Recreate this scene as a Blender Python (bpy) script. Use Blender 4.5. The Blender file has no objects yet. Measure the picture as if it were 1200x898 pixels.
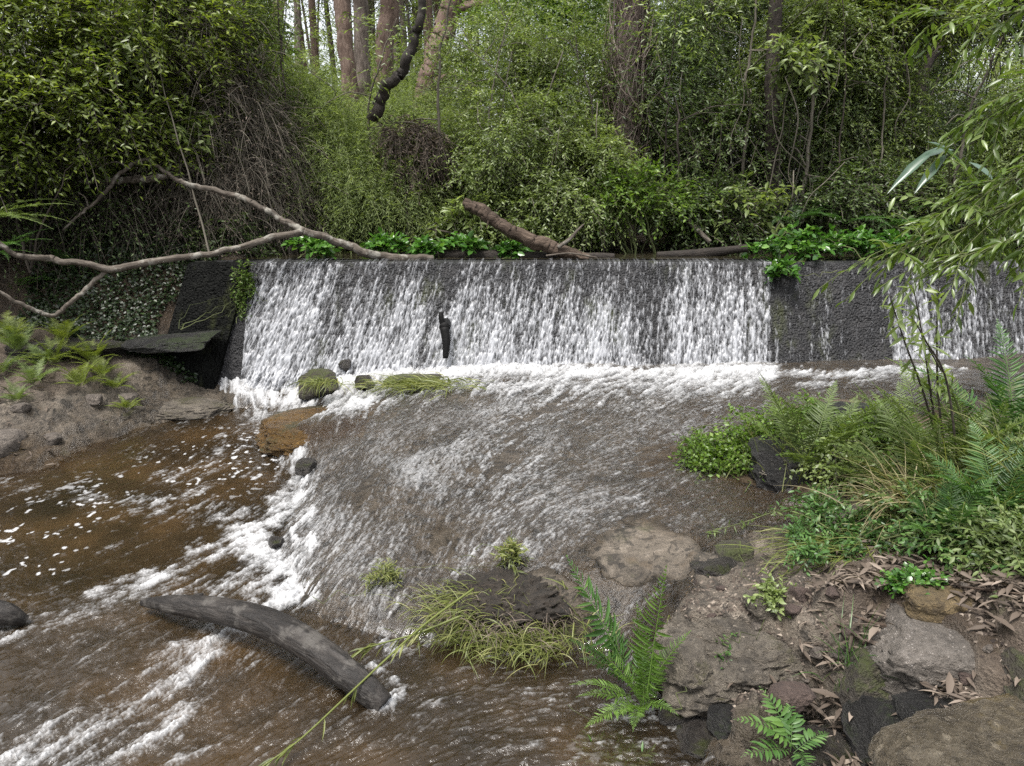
import bpy, bmesh, math, random
import numpy as np
from mathutils import Vector

C = bpy.context.scene
COL = C.collection
R = math.radians
f4 = np.float32

# ------------------------------------------------------------------ camera model (used to place things at real distances)
CAM = np.array([0.0, 0.0, 2.2])
PITCH = R(14.18)
FPX = 867.0
cp, sp = math.cos(PITCH), math.sin(PITCH)


def ray(px, py):
    u = (px - 600) / FPX
    v = (449 - py) / FPX
    return np.array([u, cp + v * sp, -sp + v * cp])


def at_y(px, py, Y):
    d = ray(px, py)
    return CAM + d * (Y / d[1])


def at_z(px, py, z):
    d = ray(px, py)
    return CAM + d * ((z - CAM[2]) / d[2])


def project(x, y, z):
    dx, dy, dz = x - CAM[0], y - CAM[1], z - CAM[2]
    dep = np.maximum(dy * cp - dz * sp, 0.05)
    up = dy * sp + dz * cp
    return 600 + FPX * dx / dep, 449 - FPX * up / dep


def mpp(Y, z=0.2):
    return (Y * cp - (z - CAM[2]) * sp) / FPX


# ------------------------------------------------------------------ noise
_T = {}


def tab(seed):
    if seed not in _T:
        _T[seed] = np.random.RandomState(seed + 11).rand(256, 256)
    return _T[seed]


def vn2(x, y, seed=0):
    t = tab(seed)
    xf = np.floor(x); yf = np.floor(y)
    fx = x - xf; fy = y - yf
    xi = xf.astype(np.int64) & 255; yi = yf.astype(np.int64) & 255
    xj = (xi + 1) & 255; yj = (yi + 1) & 255
    u = fx * fx * (3 - 2 * fx); w = fy * fy * (3 - 2 * fy)
    a = t[xi, yi] * (1 - u) + t[xj, yi] * u
    b = t[xi, yj] * (1 - u) + t[xj, yj] * u
    return (a * (1 - w) + b * w) * 2 - 1


def fbm(x, y, o=4, seed=0, g=0.5):
    s = 0; a = 1; n = 0
    for i in range(o):
        s = s + a * vn2(x, y, seed + i * 7)
        n += a; a *= g
        x = x * 2.03 + 17.3; y = y * 2.03 - 9.1
    return s / n


_T3 = {}


def vn3(p, seed=0):
    if seed not in _T3:
        _T3[seed] = np.random.RandomState(seed + 5).rand(32, 32, 32)
    t = _T3[seed]
    f = np.floor(p); q = p - f
    i = f.astype(np.int64) & 31; j = (i + 1) & 31
    u = q * q * (3 - 2 * q)
    r = 0
    for a in (0, 1):
        for b in (0, 1):
            for c in (0, 1):
                w = (u[:, 0] if a else 1 - u[:, 0]) * (u[:, 1] if b else 1 - u[:, 1]) * (u[:, 2] if c else 1 - u[:, 2])
                r = r + w * t[(j if a else i)[:, 0], (j if b else i)[:, 1], (j if c else i)[:, 2]]
    return r * 2 - 1


def fbm3(p, o=4, seed=0, g=0.5):
    s = 0; a = 1; n = 0
    for k in range(o):
        s = s + a * vn3(p, seed + k); n += a; a *= g
        p = p * 2.03 + 3.7
    return s / n


def sstep(a, b, x):
    t = np.clip((x - a) / (b - a), 0, 1)
    return t * t * (3 - 2 * t)


def norm(v):
    return v / np.maximum(np.linalg.norm(v, axis=-1, keepdims=True), 1e-9)


def seg_dist(px, py, pts):
    d = np.full(np.shape(px), 1e9)
    for (x0, y0), (x1, y1) in zip(pts[:-1], pts[1:]):
        vx, vy = x1 - x0, y1 - y0
        L = vx * vx + vy * vy + 1e-9
        t = np.clip(((px - x0) * vx + (py - y0) * vy) / L, 0, 1)
        d = np.minimum(d, np.hypot(px - x0 - t * vx, py - y0 - t * vy))
    return d


def poly_sd(px, py, pts):
    """signed distance to a polygon: positive inside"""
    ins = np.zeros(np.shape(px), bool)
    n = len(pts)
    for i in range(n):
        x0, y0 = pts[i]; x1, y1 = pts[(i + 1) % n]
        c = ((y0 > py) != (y1 > py)) & (px < (x1 - x0) * (py - y0) / (y1 - y0 + 1e-9) + x0)
        ins ^= c
    d = seg_dist(px, py, list(pts) + [pts[0]])
    return np.where(ins, d, -d)


# ------------------------------------------------------------------ mesh helpers
def mkmesh(name, V, T, Q, attrs=None, smooth=True):
    me = bpy.data.meshes.new(name)
    V = np.asarray(V, f4)
    T = np.asarray(T, np.int32).reshape(-1, 3); Q = np.asarray(Q, np.int32).reshape(-1, 4)
    me.vertices.add(len(V)); me.vertices.foreach_set('co', V.ravel())
    loops = np.concatenate([T.ravel(), Q.ravel()])
    me.loops.add(len(loops)); me.loops.foreach_set('vertex_index', loops)
    st = np.concatenate([np.arange(len(T)) * 3, len(T) * 3 + np.arange(len(Q)) * 4]).astype(np.int32)
    me.polygons.add(len(st)); me.polygons.foreach_set('loop_start', st)
    if smooth:
        me.polygons.foreach_set('use_smooth', np.ones(len(st), bool))
    for k, a in (attrs or {}).items():
        at = me.attributes.new(k, 'FLOAT', 'POINT')
        at.data.foreach_set('value', np.asarray(a, f4))
    me.update(calc_edges=True)
    return me


def thing(name, label, cat, loc, group=None):
    o = bpy.data.objects.new(name, None); COL.objects.link(o)
    o.location = [float(v) for v in loc]
    o.empty_display_size = 0.1
    tag(o, label, cat, group)
    return o


def tag(o, label=None, cat=None, group=None, kind=None):
    if label: o['label'] = label
    if cat: o['category'] = cat
    if group: o['group'] = group
    if kind: o['kind'] = kind
    return o


class MB:
    def __init__(self):
        self.v = []; self.t = []; self.q = []; self.tone = []; self.bk = []; self.n = 0

    def add(self, v, t=None, q=None, tone=0.5, bk=None):
        v = np.asarray(v, float).reshape(-1, 3)
        self.bk.append(np.zeros((len(v), 3)) if bk is None else bk)
        if t is not None and len(t): self.t.append(np.asarray(t) + self.n)
        if q is not None and len(q): self.q.append(np.asarray(q) + self.n)
        self.v.append(v)
        tone = np.asarray(tone, float)
        self.tone.append(np.full(len(v), float(tone)) if tone.ndim == 0 else tone)
        self.n += len(v)

    def build(self, name, mat, parent=None, loc=None, smooth=True, extra=None):
        V = np.concatenate(self.v)
        off = np.array(parent.location) if parent is not None else (np.array(loc, float) if loc is not None else np.zeros(3))
        T = np.concatenate(self.t) if self.t else np.zeros((0, 3), int)
        Q = np.concatenate(self.q) if self.q else np.zeros((0, 4), int)
        at = {'tone': np.concatenate(self.tone)}
        bk = np.concatenate(self.bk)
        if bk.any(): at.update(bx=bk[:, 0], by=bk[:, 1], bz=bk[:, 2])
        if extra: at.update(extra)
        o = bpy.data.objects.new(name, mkmesh(name, V - off, T, Q, at, smooth))
        COL.objects.link(o)
        o.data.materials.append(mat)
        if parent is not None:
            o.parent = parent
        elif loc is not None:
            o.location = [float(v) for v in loc]
        return o


KITE = (np.array([[0, 0, 0], [.42, .5, .06], [1, 0, -.08], [.42, -.5, .06]]), np.array([[0, 2, 1], [0, 3, 2]]))
LANCE = (np.array([[0, 0, 0], [.22, .36, .03], [.22, 0, 0], [.22, -.36, .03], [.55, .5, .0], [.55, 0, -.05], [.55, -.5, 0],
                   [.82, .24, -.08], [.82, 0, -.11], [.82, -.24, -.08], [1, 0, -.18]]),
         np.array([[0, 2, 1], [0, 3, 2], [1, 2, 5], [1, 5, 4], [2, 3, 6], [2, 6, 5], [4, 5, 8], [4, 8, 7], [5, 6, 9], [5, 9, 8], [7, 8, 10], [8, 9, 10]]))
ROUND = (np.array([[0, 0, 0], [.15, .38, .06], [.15, -.38, .06], [.55, .5, .05], [.5, 0, -.03], [.55, -.5, .05], [.9, .22, -.02], [.9, -.22, -.02], [1.05, 0, -.1]]),
         np.array([[0, 4, 1], [0, 2, 4], [1, 4, 3], [2, 5, 4], [3, 4, 6], [4, 5, 7], [4, 8, 6], [4, 7, 8]]))


def leaves(mb, P, D, N, L, W, tmpl, tone):
    n = len(P)
    if n == 0: return
    tv, tf = tmpl
    D = norm(D); B = norm(np.cross(N, D)); N = np.cross(D, B)
    L = np.broadcast_to(L, (n,)); W = np.broadcast_to(W, (n,))
    V = (P[:, None, :] + (L[:, None] * tv[None, :, 0])[..., None] * D[:, None, :]
         + (W[:, None] * tv[None, :, 1])[..., None] * B[:, None, :] + (L[:, None] * tv[None, :, 2])[..., None] * N[:, None, :])
    m = len(tv)
    F = (np.arange(n) * m)[:, None, None] + tf[None]
    tone = np.broadcast_to(tone, (n,))
    mb.add(V.reshape(-1, 3), t=F.reshape(-1, 3), tone=np.repeat(tone, m))


def btubes(mb, P, Rd, ns=3, tone=0.5):
    """many tubes at once: P (n,k,3), Rd (n,k)"""
    n, k, _ = P.shape
    T = norm(np.gradient(P, axis=1))
    ref = np.where(np.abs(T[:, :1, 2:3]) > .9, np.array([1.0, 0, 0]), np.array([0, 0, 1.0]))
    ref = np.broadcast_to(ref, T.shape)
    B = norm(np.cross(T, ref)); N = np.cross(B, T)
    a = np.arange(ns) * 2 * math.pi / ns
    ring = np.cos(a)[None, None, :, None] * B[:, :, None, :] + np.sin(a)[None, None, :, None] * N[:, :, None, :]
    V = P[:, :, None, :] + Rd[:, :, None, None] * ring
    idx = np.arange(n * k * ns).reshape(n, k, ns)
    nx = np.roll(idx, -1, axis=2)
    Q = np.stack([idx[:, :-1], nx[:, :-1], nx[:, 1:], idx[:, 1:]], -1).reshape(-1, 4)
    tone = np.broadcast_to(np.asarray(tone, float), (n,))
    mb.add(V.reshape(-1, 3), q=Q, tone=np.repeat(tone, k * ns))


def smooth_path(pts, n):
    """Catmull-Rom through points, n samples"""
    p = np.asarray(pts, float)
    p = np.vstack([2 * p[0] - p[1], p, 2 * p[-1] - p[-2]])
    m = len(p) - 3
    t = np.linspace(0, m, n); i = np.minimum(t.astype(int), m - 1); u = (t - i)[:, None]
    a, b, c, d = p[i], p[i + 1], p[i + 2], p[i + 3]
    return 0.5 * (2 * b + (c - a) * u + (2 * a - 5 * b + 4 * c - d) * u ** 2 + (3 * b - a - 3 * c + d) * u ** 3)


def limb(mb, pts, rad, n=60, ns=14, rough=0.12, seed=0, freq=6.0, tone=.5, cap=True, wob=0.):
    """a bark-rough tapered limb through points"""
    P = smooth_path(pts, n)
    if wob:
        q0 = np.linspace(0, 1, n)[:, None] * np.array([[n / 7., 0, 0]])
        env_ = np.minimum(np.linspace(0, 1, n), np.linspace(1, 0, n)).clip(0, .1)[:, None] * 10
        P = P + wob * env_ * np.stack([fbm3(q0 + seed * 3.1 + 9 * j, 4, seed + j) for j in range(3)], -1)
    Rr = np.interp(np.linspace(0, 1, n), np.linspace(0, 1, len(rad)), rad)
    T = norm(np.gradient(P, axis=0))
    ref = np.array([0.13, 0.2, 1.0]) if abs(T[n // 2, 2]) < .8 else np.array([1.0, .2, 0.1])
    B = norm(np.cross(T, ref)); N = np.cross(B, T)
    a = np.arange(ns) * 2 * math.pi / ns
    ring = np.cos(a)[None, :, None] * B[:, None] + np.sin(a)[None, :, None] * N[:, None]
    s = np.linspace(0, 1, n) * np.linalg.norm(np.diff(P, axis=0), axis=1).sum()
    q = np.stack([np.cos(a)[None] * 1.3 + 0 * s[:, None], np.sin(a)[None] * 1.3 + 0 * s[:, None], s[:, None] * freq * .35 + 0 * a[None]], -1)
    dn = fbm3(q.reshape(-1, 3) * 1.5, 4, seed).reshape(n, ns) - .5 * np.abs(fbm3(q.reshape(-1, 3) * np.array([5, 5, 1.2]), 3, seed + 40)).reshape(n, ns)
    V = P[:, None] + (Rr[:, None] * (1 + rough * 2 * dn))[..., None] * ring
    idx = np.arange(n * ns).reshape(n, ns); nx = np.roll(idx, -1, 1)
    Q = np.stack([idx[:-1], nx[:-1], nx[1:], idx[1:]], -1).reshape(-1, 4)
    V = V.reshape(-1, 3); Tt = None
    bk = np.stack([np.cos(a)[None] * Rr[:, None], np.sin(a)[None] * Rr[:, None], (s * .22)[:, None] + 0 * a[None]], -1).reshape(-1, 3) + .01
    if cap:
        V = np.vstack([V, P[0] - T[0] * Rr[0] * .15, P[-1] + T[-1] * Rr[-1] * .15])
        c0, c1 = n * ns, n * ns + 1
        bk = np.vstack([bk, bk[0] * .5, bk[-1] * .5])
        Tt = np.array([[c0, nx[0, j], idx[0, j]] for j in range(ns)] + [[c1, idx[-1, j], nx[-1, j]] for j in range(ns)])
    mb.add(V, t=Tt, q=Q, tone=tone, bk=bk)


# ------------------------------------------------------------------ materials
class NT:
    def __init__(self, name):
        self.m = bpy.data.materials.new(name); self.m.use_nodes = True
        self.t = self.m.node_tree; self.t.nodes.clear()
        self.out = self.t.nodes.new('ShaderNodeOutputMaterial')

    def n(self, typ, **kw):
        nd = self.t.nodes.new(typ)
        for k, v in kw.items():
            if k.startswith('i_'):
                nd.inputs[k[2:].replace('_', ' ')].default_value = v
            else:
                setattr(nd, k, v)
        return nd

    def l(self, a, b): self.t.links.new(a, b)

    def attr(self, name): return self.n('ShaderNodeAttribute', attribute_name=name).outputs['Fac']

    def coord(self, scale=(1, 1, 1), typ='Object'):
        tc = self.n('ShaderNodeTexCoord'); mp = self.n('ShaderNodeMapping')
        mp.inputs['Scale'].default_value = scale
        self.l(tc.outputs[typ], mp.inputs['Vector']); return mp.outputs['Vector']

    def noise(self, vec, scale, detail=4, rough=.55, dist=0):
        nd = self.n('ShaderNodeTexNoise'); nd.inputs['Scale'].default_value = scale
        nd.inputs['Detail'].default_value = detail; nd.inputs['Roughness'].default_value = rough
        nd.inputs['Distortion'].default_value = dist
        if vec is not None: self.l(vec, nd.inputs['Vector'])
        return nd.outputs['Fac']

    def vor(self, vec, scale, feature='F1', out='Distance'):
        nd = self.n('ShaderNodeTexVoronoi', feature=feature); nd.inputs['Scale'].default_value = scale
        self.l(vec, nd.inputs['Vector']); return nd.outputs[out]

    def ramp(self, fac, stops, interp='LINEAR'):
        nd = self.n('ShaderNodeValToRGB'); cr = nd.color_ramp; cr.interpolation = interp
        while len(cr.elements) < len(stops): cr.elements.new(.5)
        for e, (p, c) in zip(cr.elements, stops):
            e.position = p; e.color = (*c, 1) if len(c) == 3 else c
        self.l(fac, nd.inputs['Fac']); return nd.outputs['Color']

    def math(self, op, a, b=None, clamp=False):
        nd = self.n('ShaderNodeMath', operation=op, use_clamp=clamp)
        for i, s in enumerate((a, b)):
            if s is None: continue
            if isinstance(s, (int, float)): nd.inputs[i].default_value = s
            else: self.l(s, nd.inputs[i])
        return nd.outputs[0]

    def mix(self, fac, a, b, blend='MIX'):
        nd = self.n('ShaderNodeMix', data_type='RGBA', blend_type=blend)
        for s, k in ((fac, 0), (a, 6), (b, 7)):
            if isinstance(s, (int, float)): nd.inputs[k].default_value = s
            elif isinstance(s, tuple): nd.inputs[k].default_value = (*s, 1)
            else: self.l(s, nd.inputs[k])
        return nd.outputs[2]

    def rng(self, v, a, b, c=0., d=1.):
        nd = self.n('ShaderNodeMapRange'); nd.interpolation_type = 'SMOOTHSTEP'
        self.l(v, nd.inputs[0])
        for i, x in enumerate((a, b, c, d)): nd.inputs[i + 1].default_value = x
        return nd.outputs[0]

    def bump(self, h, strength=.5, dist=.02, nrm=None):
        nd = self.n('ShaderNodeBump'); nd.inputs['Strength'].default_value = strength; nd.inputs['Distance'].default_value = dist
        self.l(h, nd.inputs['Height'])
        if nrm is not None: self.l(nrm, nd.inputs['Normal'])
        return nd.outputs['Normal']

    def done(self, shader):
        self.l(shader, self.out.inputs['Surface']); return self.m


def leaf_mat(name, c0, c1, c2, transl=.35, rough=.42, spec=.5, noise_scale=0):
    k = NT(name)
    t = k.attr('tone')
    oi = k.n('ShaderNodeObjectInfo').outputs['Random']
    t2 = k.math('ADD', t, k.math('MULTIPLY', k.math('SUBTRACT', oi, .5), .12), True)
    col = k.ramp(t2, [(0, c0), (.5, c1), (1, c2)])
    p = k.n('ShaderNodeBsdfPrincipled')
    k.l(col, p.inputs['Base Color']); p.inputs['Roughness'].default_value = rough
    p.inputs['Specular IOR Level'].default_value = spec
    tr = k.n('ShaderNodeBsdfTranslucent')
    c = k.mix(1.0, col, (1.25, 1.3, .6), 'MULTIPLY'); k.l(c, tr.inputs['Color'])
    ms = k.n('ShaderNodeMixShader'); ms.inputs[0].default_value = transl
    k.l(p.outputs[0], ms.inputs[1]); k.l(tr.outputs[0], ms.inputs[2])
    return k.done(ms.outputs[0])


def bark_mat(name, c0, c1, c2, scale=(14, 14, 3), rough=.8, bumpd=.02, spec=.3, patch=None):
    k = NT(name)
    cx = k.n('ShaderNodeCombineXYZ')
    for i_, a_ in enumerate(('bx', 'by', 'bz')): k.l(k.attr(a_), cx.inputs[i_])
    n1 = k.noise(cx.outputs[0], scale[0] * 7, 8, .68, .5)
    n2 = k.noise(k.coord((2.3, 2.3, 2.3)), 1, 4)
    f = k.math('ADD', k.math('MULTIPLY', n1, .7), k.math('MULTIPLY', n2, .4))
    t = k.attr('tone')
    f = k.math('ADD', f, k.math('MULTIPLY', k.math('SUBTRACT', t, .5), .5))
    col = k.ramp(f, [(.32, c0), (.54, c1), (.75, c2)])
    if patch:
        n3 = k.noise(k.coord((7, 7, 7)), 1, 5, .6)
        col = k.mix(k.rng(n3, .54, .64), col, patch)
    p = k.n('ShaderNodeBsdfPrincipled'); k.l(col, p.inputs['Base Color'])
    p.inputs['Roughness'].default_value = rough; p.inputs['Specular IOR Level'].default_value = spec
    k.l(k.bump(n1, .8, bumpd), p.inputs['Normal'])
    return k.done(p.outputs[0])


def rock_mat(name, c0, c1, c2, scale=5, rough=.75, moss=None, grit=None, bumpd=.02, wet=None, mossamt=.55):
    k = NT(name)
    v = k.coord((1, 1, 1))
    n1 = k.noise(v, scale, 8, .65, .3)
    n2 = k.noise(v, scale * 5.5, 6, .6)
    n3 = k.noise(v, scale * .5, 3)
    f = k.math('ADD', k.math('MULTIPLY', n1, .65), k.math('MULTIPLY', n2, .35))
    col = k.ramp(f, [(.33, c0), (.5, c1), (.68, c2)])
    col = k.mix(k.math('MULTIPLY', k.rng(k.noise(v, scale * 2.2, 7, .72, .8), .52, .61), .65), col, c0)  # dark noise blotches painted into the colour as crevice shade
    col = k.mix(k.math('MULTIPLY', k.rng(k.noise(v, scale * 3.3, 6, .7), .60, .66), .55), col, tuple(min(1, x * 1.35) for x in c2))
    if grit:
        vo = k.vor(v, 95)
        col = k.mix(k.math('MULTIPLY', k.rng(vo, .30, .15), k.rng(n2, .45, .6)), col, grit)
    if moss:
        geo = k.n('ShaderNodeNewGeometry'); sx = k.n('ShaderNodeSeparateXYZ'); k.l(geo.outputs['Normal'], sx.inputs[0])
        m = k.math('MULTIPLY', k.rng(k.math('ADD', n3, k.math('MULTIPLY', n2, .5)), mossamt + .15, mossamt + .35), k.rng(sx.outputs[2], .1, .7))
        col = k.mix(m, col, moss)
    p = k.n('ShaderNodeBsdfPrincipled'); k.l(col, p.inputs['Base Color'])
    rg = k.math('ADD', k.math('MULTIPLY', k.math('SUBTRACT', n1, .5), .5), rough)
    k.l(rg, p.inputs['Roughness'])
    k.l(k.bump(k.math('ADD', k.math('ADD', n2, k.math('MULTIPLY', n1, 1.2)), k.math('MULTIPLY', k.noise(v, scale * 18, 4, .65), 1.0)), 1.0, bumpd * 1.8), p.inputs['Normal'])
    return k.done(p.outputs[0])
# ------------------------------------------------------------------ terrain
CTRL = [
    # creek bed in the foreground
    (100, 880, -.2), (300, 860, -.18), (500, 870, -.16), (640, 850, -.12), (740, 880, -.12), (50, 780, -.22), (200, 790, -.18), (330, 790, -.16),
    (430, 820, -.14), (560, 800, -.10), (680, 790, -.07), (740, 800, -.06), (300, 740, -.14), (400, 760, -.08), (480, 760, -.05), (600, 785, -.08),
    # left pool
    (100, 620, -.22), (200, 575, -.2), (20, 620, -.22), (250, 535, -.12), (120, 690, -.2), (0, 700, -.2), (200, 530, -.08), (300, 520, -.1), (280, 570, -.14),
    (20, 575, -.1), (100, 550, -.06), (300, 640, -.14), (260, 690, -.16), (320, 700, -.1), (310, 490, -.02), (330, 600, -.08), (330, 560, -.05),
    # slab
    (362, 620, .10), (372, 660, .08), (390, 690, .06), (440, 722, .03), (420, 640, .15), (450, 690, .10), (395, 580, .2), (450, 560, .27), (400, 530, .24), (370, 545, .12), (345, 520, .12),
    (350, 500, .22), (390, 490, .28), (440, 475, .31), (420, 455, .27), (350, 465, .18), (280, 455, .22), (300, 440, .28), (270, 435, .3), (500, 455, .36), (550, 500, .35), (550, 440, .4), (650, 440, .415), (650, 470, .38), (750, 436, .42), (800, 470, .39), (900, 470, .40),
    (900, 436, .43), (1000, 460, .44), (1000, 434, .46), (1100, 445, .47), (1100, 430, .49), (1190, 435, .5), (1190, 422, .52), (550, 560, .31), (550, 610, .24), (500, 650, .16), (620, 640, .24), (700, 560, .34), (800, 550, .35),
    (880, 580, .33), (700, 610, .29), (640, 660, .2), (560, 670, .13), (500, 715, .05), (620, 700, .12), (600, 730, .06), (700, 690, .19), (720, 650, .27), (780, 640, .31), (760, 620, .30),
    (560, 765, -.04), (660, 760, -.03), (720, 740, .02),
    # right bank
    (900, 615, .36), (950, 610, .42), (1000, 590, .47), (930, 545, .45), (850, 530, .37), (1000, 540, .5), (1000, 500, .5), (1100, 560, .62), (1190, 560, .75), (1190, 500, .68), (1100, 490, .58), (1190, 640, .72), (1050, 650, .52), (900, 670, .38),
    (950, 730, .42), (820, 690, .30), (810, 740, .27), (790, 760, .2), (880, 770, .36), (1100, 720, .55), (1190, 760, .6), (1000, 780, .38), (1100, 800, .45), (850, 650, .33),
    (790, 830, -.08), (850, 868, -.08), (930, 860, -.02), (1000, 850, .12), (960, 890, -.05), (1050, 880, .05), (1150, 850, .33), (1190, 890, .38),
    # left bank
    (30, 530, .16), (60, 475, .36), (0, 440, .5), (100, 450, .42), (150, 495, .10), (195, 475, .14), (245, 480, .05), (180, 425, .34), (225, 430, .24), (50, 405, .62), (0, 385, .72), (150, 395, .55), (220, 390, .5),
    (100, 510, .1), (60, 535, .06), (0, 548, .06), (260, 425, .32), (200, 500, .0), (120, 520, .02),
]
_w = np.array([at_z(a, b, z) for a, b, z in CTRL])
# the bank the photographer stands on, and the banks out to both sides
_ex = np.array([(-6.5, 3, -.1), (-6.5, 5, 0), (-6.8, 6.5, .6), (-6.5, 7.7, 1.0), (6.5, 2.5, .9), (6.5, 4, 1.0), (6.5, 6, 1.0), (6.5, 7.7, .7),
                (0, 1.2, -.2), (-2, 1.2, -.3), (-4, 1.5, -.3), (1.2, 1.2, .2), (2.5, 1.0, .5), (4, 1.5, .75), (-6.5, 1, -.2), (-5.0, 7.75, .85), (-3.9, 7.75, .55)])
_P = np.vstack([_w, _ex])
_c2 = .12 ** 2


def _phi(d2): return np.sqrt(d2 + _c2)


_A = _phi(((_P[:, None, :2] - _P[None, :, :2]) ** 2).sum(-1))
_A += np.eye(len(_P)) * -0.02
_n = len(_P)
_M = np.block([[_A, np.ones((_n, 1))], [np.ones((1, _n)), np.zeros((1, 1))]])
_sol = np.linalg.solve(_M, np.concatenate([_P[:, 2], [0]]))


def rbf(x, y):
    x = np.clip(x, -6.8, 6.8); y = np.clip(y, 1.0, 7.8)
    r = np.full(x.shape, _sol[-1])
    for i in range(_n):
        r += _sol[i] * np.sqrt((x - _P[i, 0]) ** 2 + (y - _P[i, 1]) ** 2 + _c2)
    return r


_gx = np.linspace(-7, 7, 281); _gy = np.linspace(0.8, 8, 181)
_G = rbf(*np.meshgrid(_gx, _gy, indexing='ij'))


def bilin(Gd, gx, gy, x, y):
    u = np.clip((x - gx[0]) / (gx[1] - gx[0]), 0, len(gx) - 1.001); v = np.clip((y - gy[0]) / (gy[1] - gy[0]), 0, len(gy) - 1.001)
    i = u.astype(int); j = v.astype(int); a = u - i; b = v - j
    return Gd[i, j] * (1 - a) * (1 - b) + Gd[i + 1, j] * a * (1 - b) + Gd[i, j + 1] * (1 - a) * b + Gd[i + 1, j + 1] * a * b


RIGHT_DRY = [(1300, 455), (1180, 462), (1060, 485), (960, 470), (905, 500), (830, 540), (870, 560), (960, 585), (935, 612), (880, 625), (850, 650), (812, 655), (822, 690), (790, 715), (780, 745), (772, 800), (800, 860), (880, 905), (960, 960), (1400, 1000), (1400, 455)]
LEFT_DRY = [(-400, 300), (262, 370), (262, 425), (240, 440), (275, 468), (268, 478), (215, 500), (150, 522), (60, 545), (-10, 560), (-400, 640)]
ISLE = [(505, 735), (520, 700), (560, 672), (640, 668), (680, 690), (700, 745), (650, 768), (560, 760)]
DOME = [(690, 652), (700, 628), (750, 612), (810, 618), (830, 650), (800, 680), (740, 690), (705, 680)]


def dryness(x, y):
    px, py = project(x, y, bilin(_G, _gx, _gy, x, y))
    n = fbm(x * 5, y * 5, 3, 40) * 10 + fbm(x * 22, y * 22, 2, 44) * 4
    d = np.maximum.reduce([poly_sd(px, py, RIGHT_DRY), poly_sd(px, py, LEFT_DRY), poly_sd(px, py, ISLE) - 4, poly_sd(px, py, DOME) - 6]) + n
    return sstep(-8, 10, d)


def ground_h(x, y, fine=True):
    x = np.asarray(x, float); y = np.asarray(y, float)
    b = bilin(_G, _gx, _gy, x, y)
    px, py = project(x, y, b)
    near = sstep(8.6, 7.6, y)
    if fine:
        rr = sstep(-40, 25, np.maximum(poly_sd(px, py, RIGHT_DRY), poly_sd(px, py, LEFT_DRY)))
        lump = fbm(x * 2.1, y * 2.1, 4, 3)
        ridg = 1 - 2 * np.abs(fbm(x * 3.1 + 5, y * 4.3, 4, 9))
        small = fbm(x * 14, y * 14, 4, 21)
        pit = fbm(x * 50, y * 50, 3, 63)
        # bedding steps of the sandstone
        st = b * 9 + lump * 1.3
        step = (np.floor(st) + sstep(.35, .65, st - np.floor(st)) - st) / 9
        b = b + near * ((.012 + .028 * rr) * lump + .014 * rr * ridg + (.003 + .014 * rr) * small + (.0012 + .006 * rr) * pit + .75 * rr * step)
        b = b + near * .012 * (1 - rr) * fbm(x * 4 + 3, y * 2.2, 3, 55)
    # weir foot, pond, banks, forest floor
    back = 1.5 + .26 * np.clip(y - 10.3, 0, 7) + .10 * np.clip(y - 17.3, 0, 200) ** .92
    side = .30 * np.clip(-3.7 - x, 0, 8) + .16 * np.clip(x - 7.0, 0, 8)
    far = back + side + .18 * fbm(x * .5, y * .5, 4, 77) + .05 * fbm(x * 3, y * 3, 3, 78)
    pond = 1.22 + 0 * x
    inpond = sstep(-3.3, -2.9, x) * sstep(10.6, 9.6, y)
    top = far * (1 - inpond) + pond * inpond
    leftb = sstep(-3.3, -3.7, x)
    s = leftb * sstep(7.75, 8.9, y) + (1 - leftb) * sstep(8.36, 8.62, y)
    h = b * (1 - s) + top * s
    # banks beyond the sides of the view, and behind the camera
    out = np.clip(np.abs(x) - 6.8, 0, 30)
    h = h + (1 - s) * .28 * out * sstep(0, 1.5, out) + (1 - s) * .1 * np.clip(.8 - y, 0, 10)
    return h


def gz(x, y): return float(ground_h(np.array([x]), np.array([y]))[0])


def on_ground(px, py, lift=0.0):
    d = ray(px, py)
    t = np.linspace(1.2, 60, 6000)
    p = CAM[None] + d[None] * t[:, None]
    h = ground_h(p[:, 0], p[:, 1]) + lift
    i = int(np.argmax(p[:, 2] < h))
    return p[i]


# polar sheet: fine where the picture looks, reaching the horizon
def polar(rs, th):
    Rg, Tg = np.meshgrid(rs, th, indexing='ij')
    return Rg * np.sin(Tg), Rg * np.cos(Tg)


def grid_quads(nr, nc, wrap=False):
    idx = np.arange(nr * nc).reshape(nr, nc)
    if wrap:
        nx = np.roll(idx, -1, 1)
        return np.stack([idx[:-1], idx[1:], nx[1:], nx[:-1]], -1).reshape(-1, 4)
    return np.stack([idx[:-1, :-1], idx[1:, :-1], idx[1:, 1:], idx[:-1, 1:]], -1).reshape(-1, 4)


rs = np.concatenate([[0.02, .5, 1.0], np.geomspace(1.6, 8.2, 420), np.geomspace(8.3, 30, 90), np.geomspace(33, 420, 26)])
th = np.concatenate([np.linspace(-math.pi, -R(42), 50)[:-1], np.linspace(-R(42), R(42), 820), np.linspace(R(42), math.pi, 50)[1:-1]])
gx_, gy_ = polar(rs, th)
gh = ground_h(gx_, gy_)
pxg, pyg = project(gx_, gy_, gh)
nearm = sstep(8.4, 7.4, gy_)
dry = dryness(gx_, gy_) * nearm
sdR = poly_sd(pxg, pyg, RIGHT_DRY); sdL = poly_sd(pxg, pyg, LEFT_DRY)
nz = fbm(gx_ * 3, gy_ * 3, 4, 31)
SOIL_R = [(980, 585), (1300, 560), (1300, 800), (1180, 840), (1090, 760), (1000, 770), (960, 700), (930, 650)]
SOIL_L = [(-300, 300), (260, 340), (230, 395), (140, 400), (150, 440), (60, 460), (-300, 500)]
soil = np.maximum(sstep(-20, 40, poly_sd(pxg, pyg, SOIL_R) + nz * 40), sstep(-10, 20, poly_sd(pxg, pyg, SOIL_L) + nz * 15))
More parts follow.
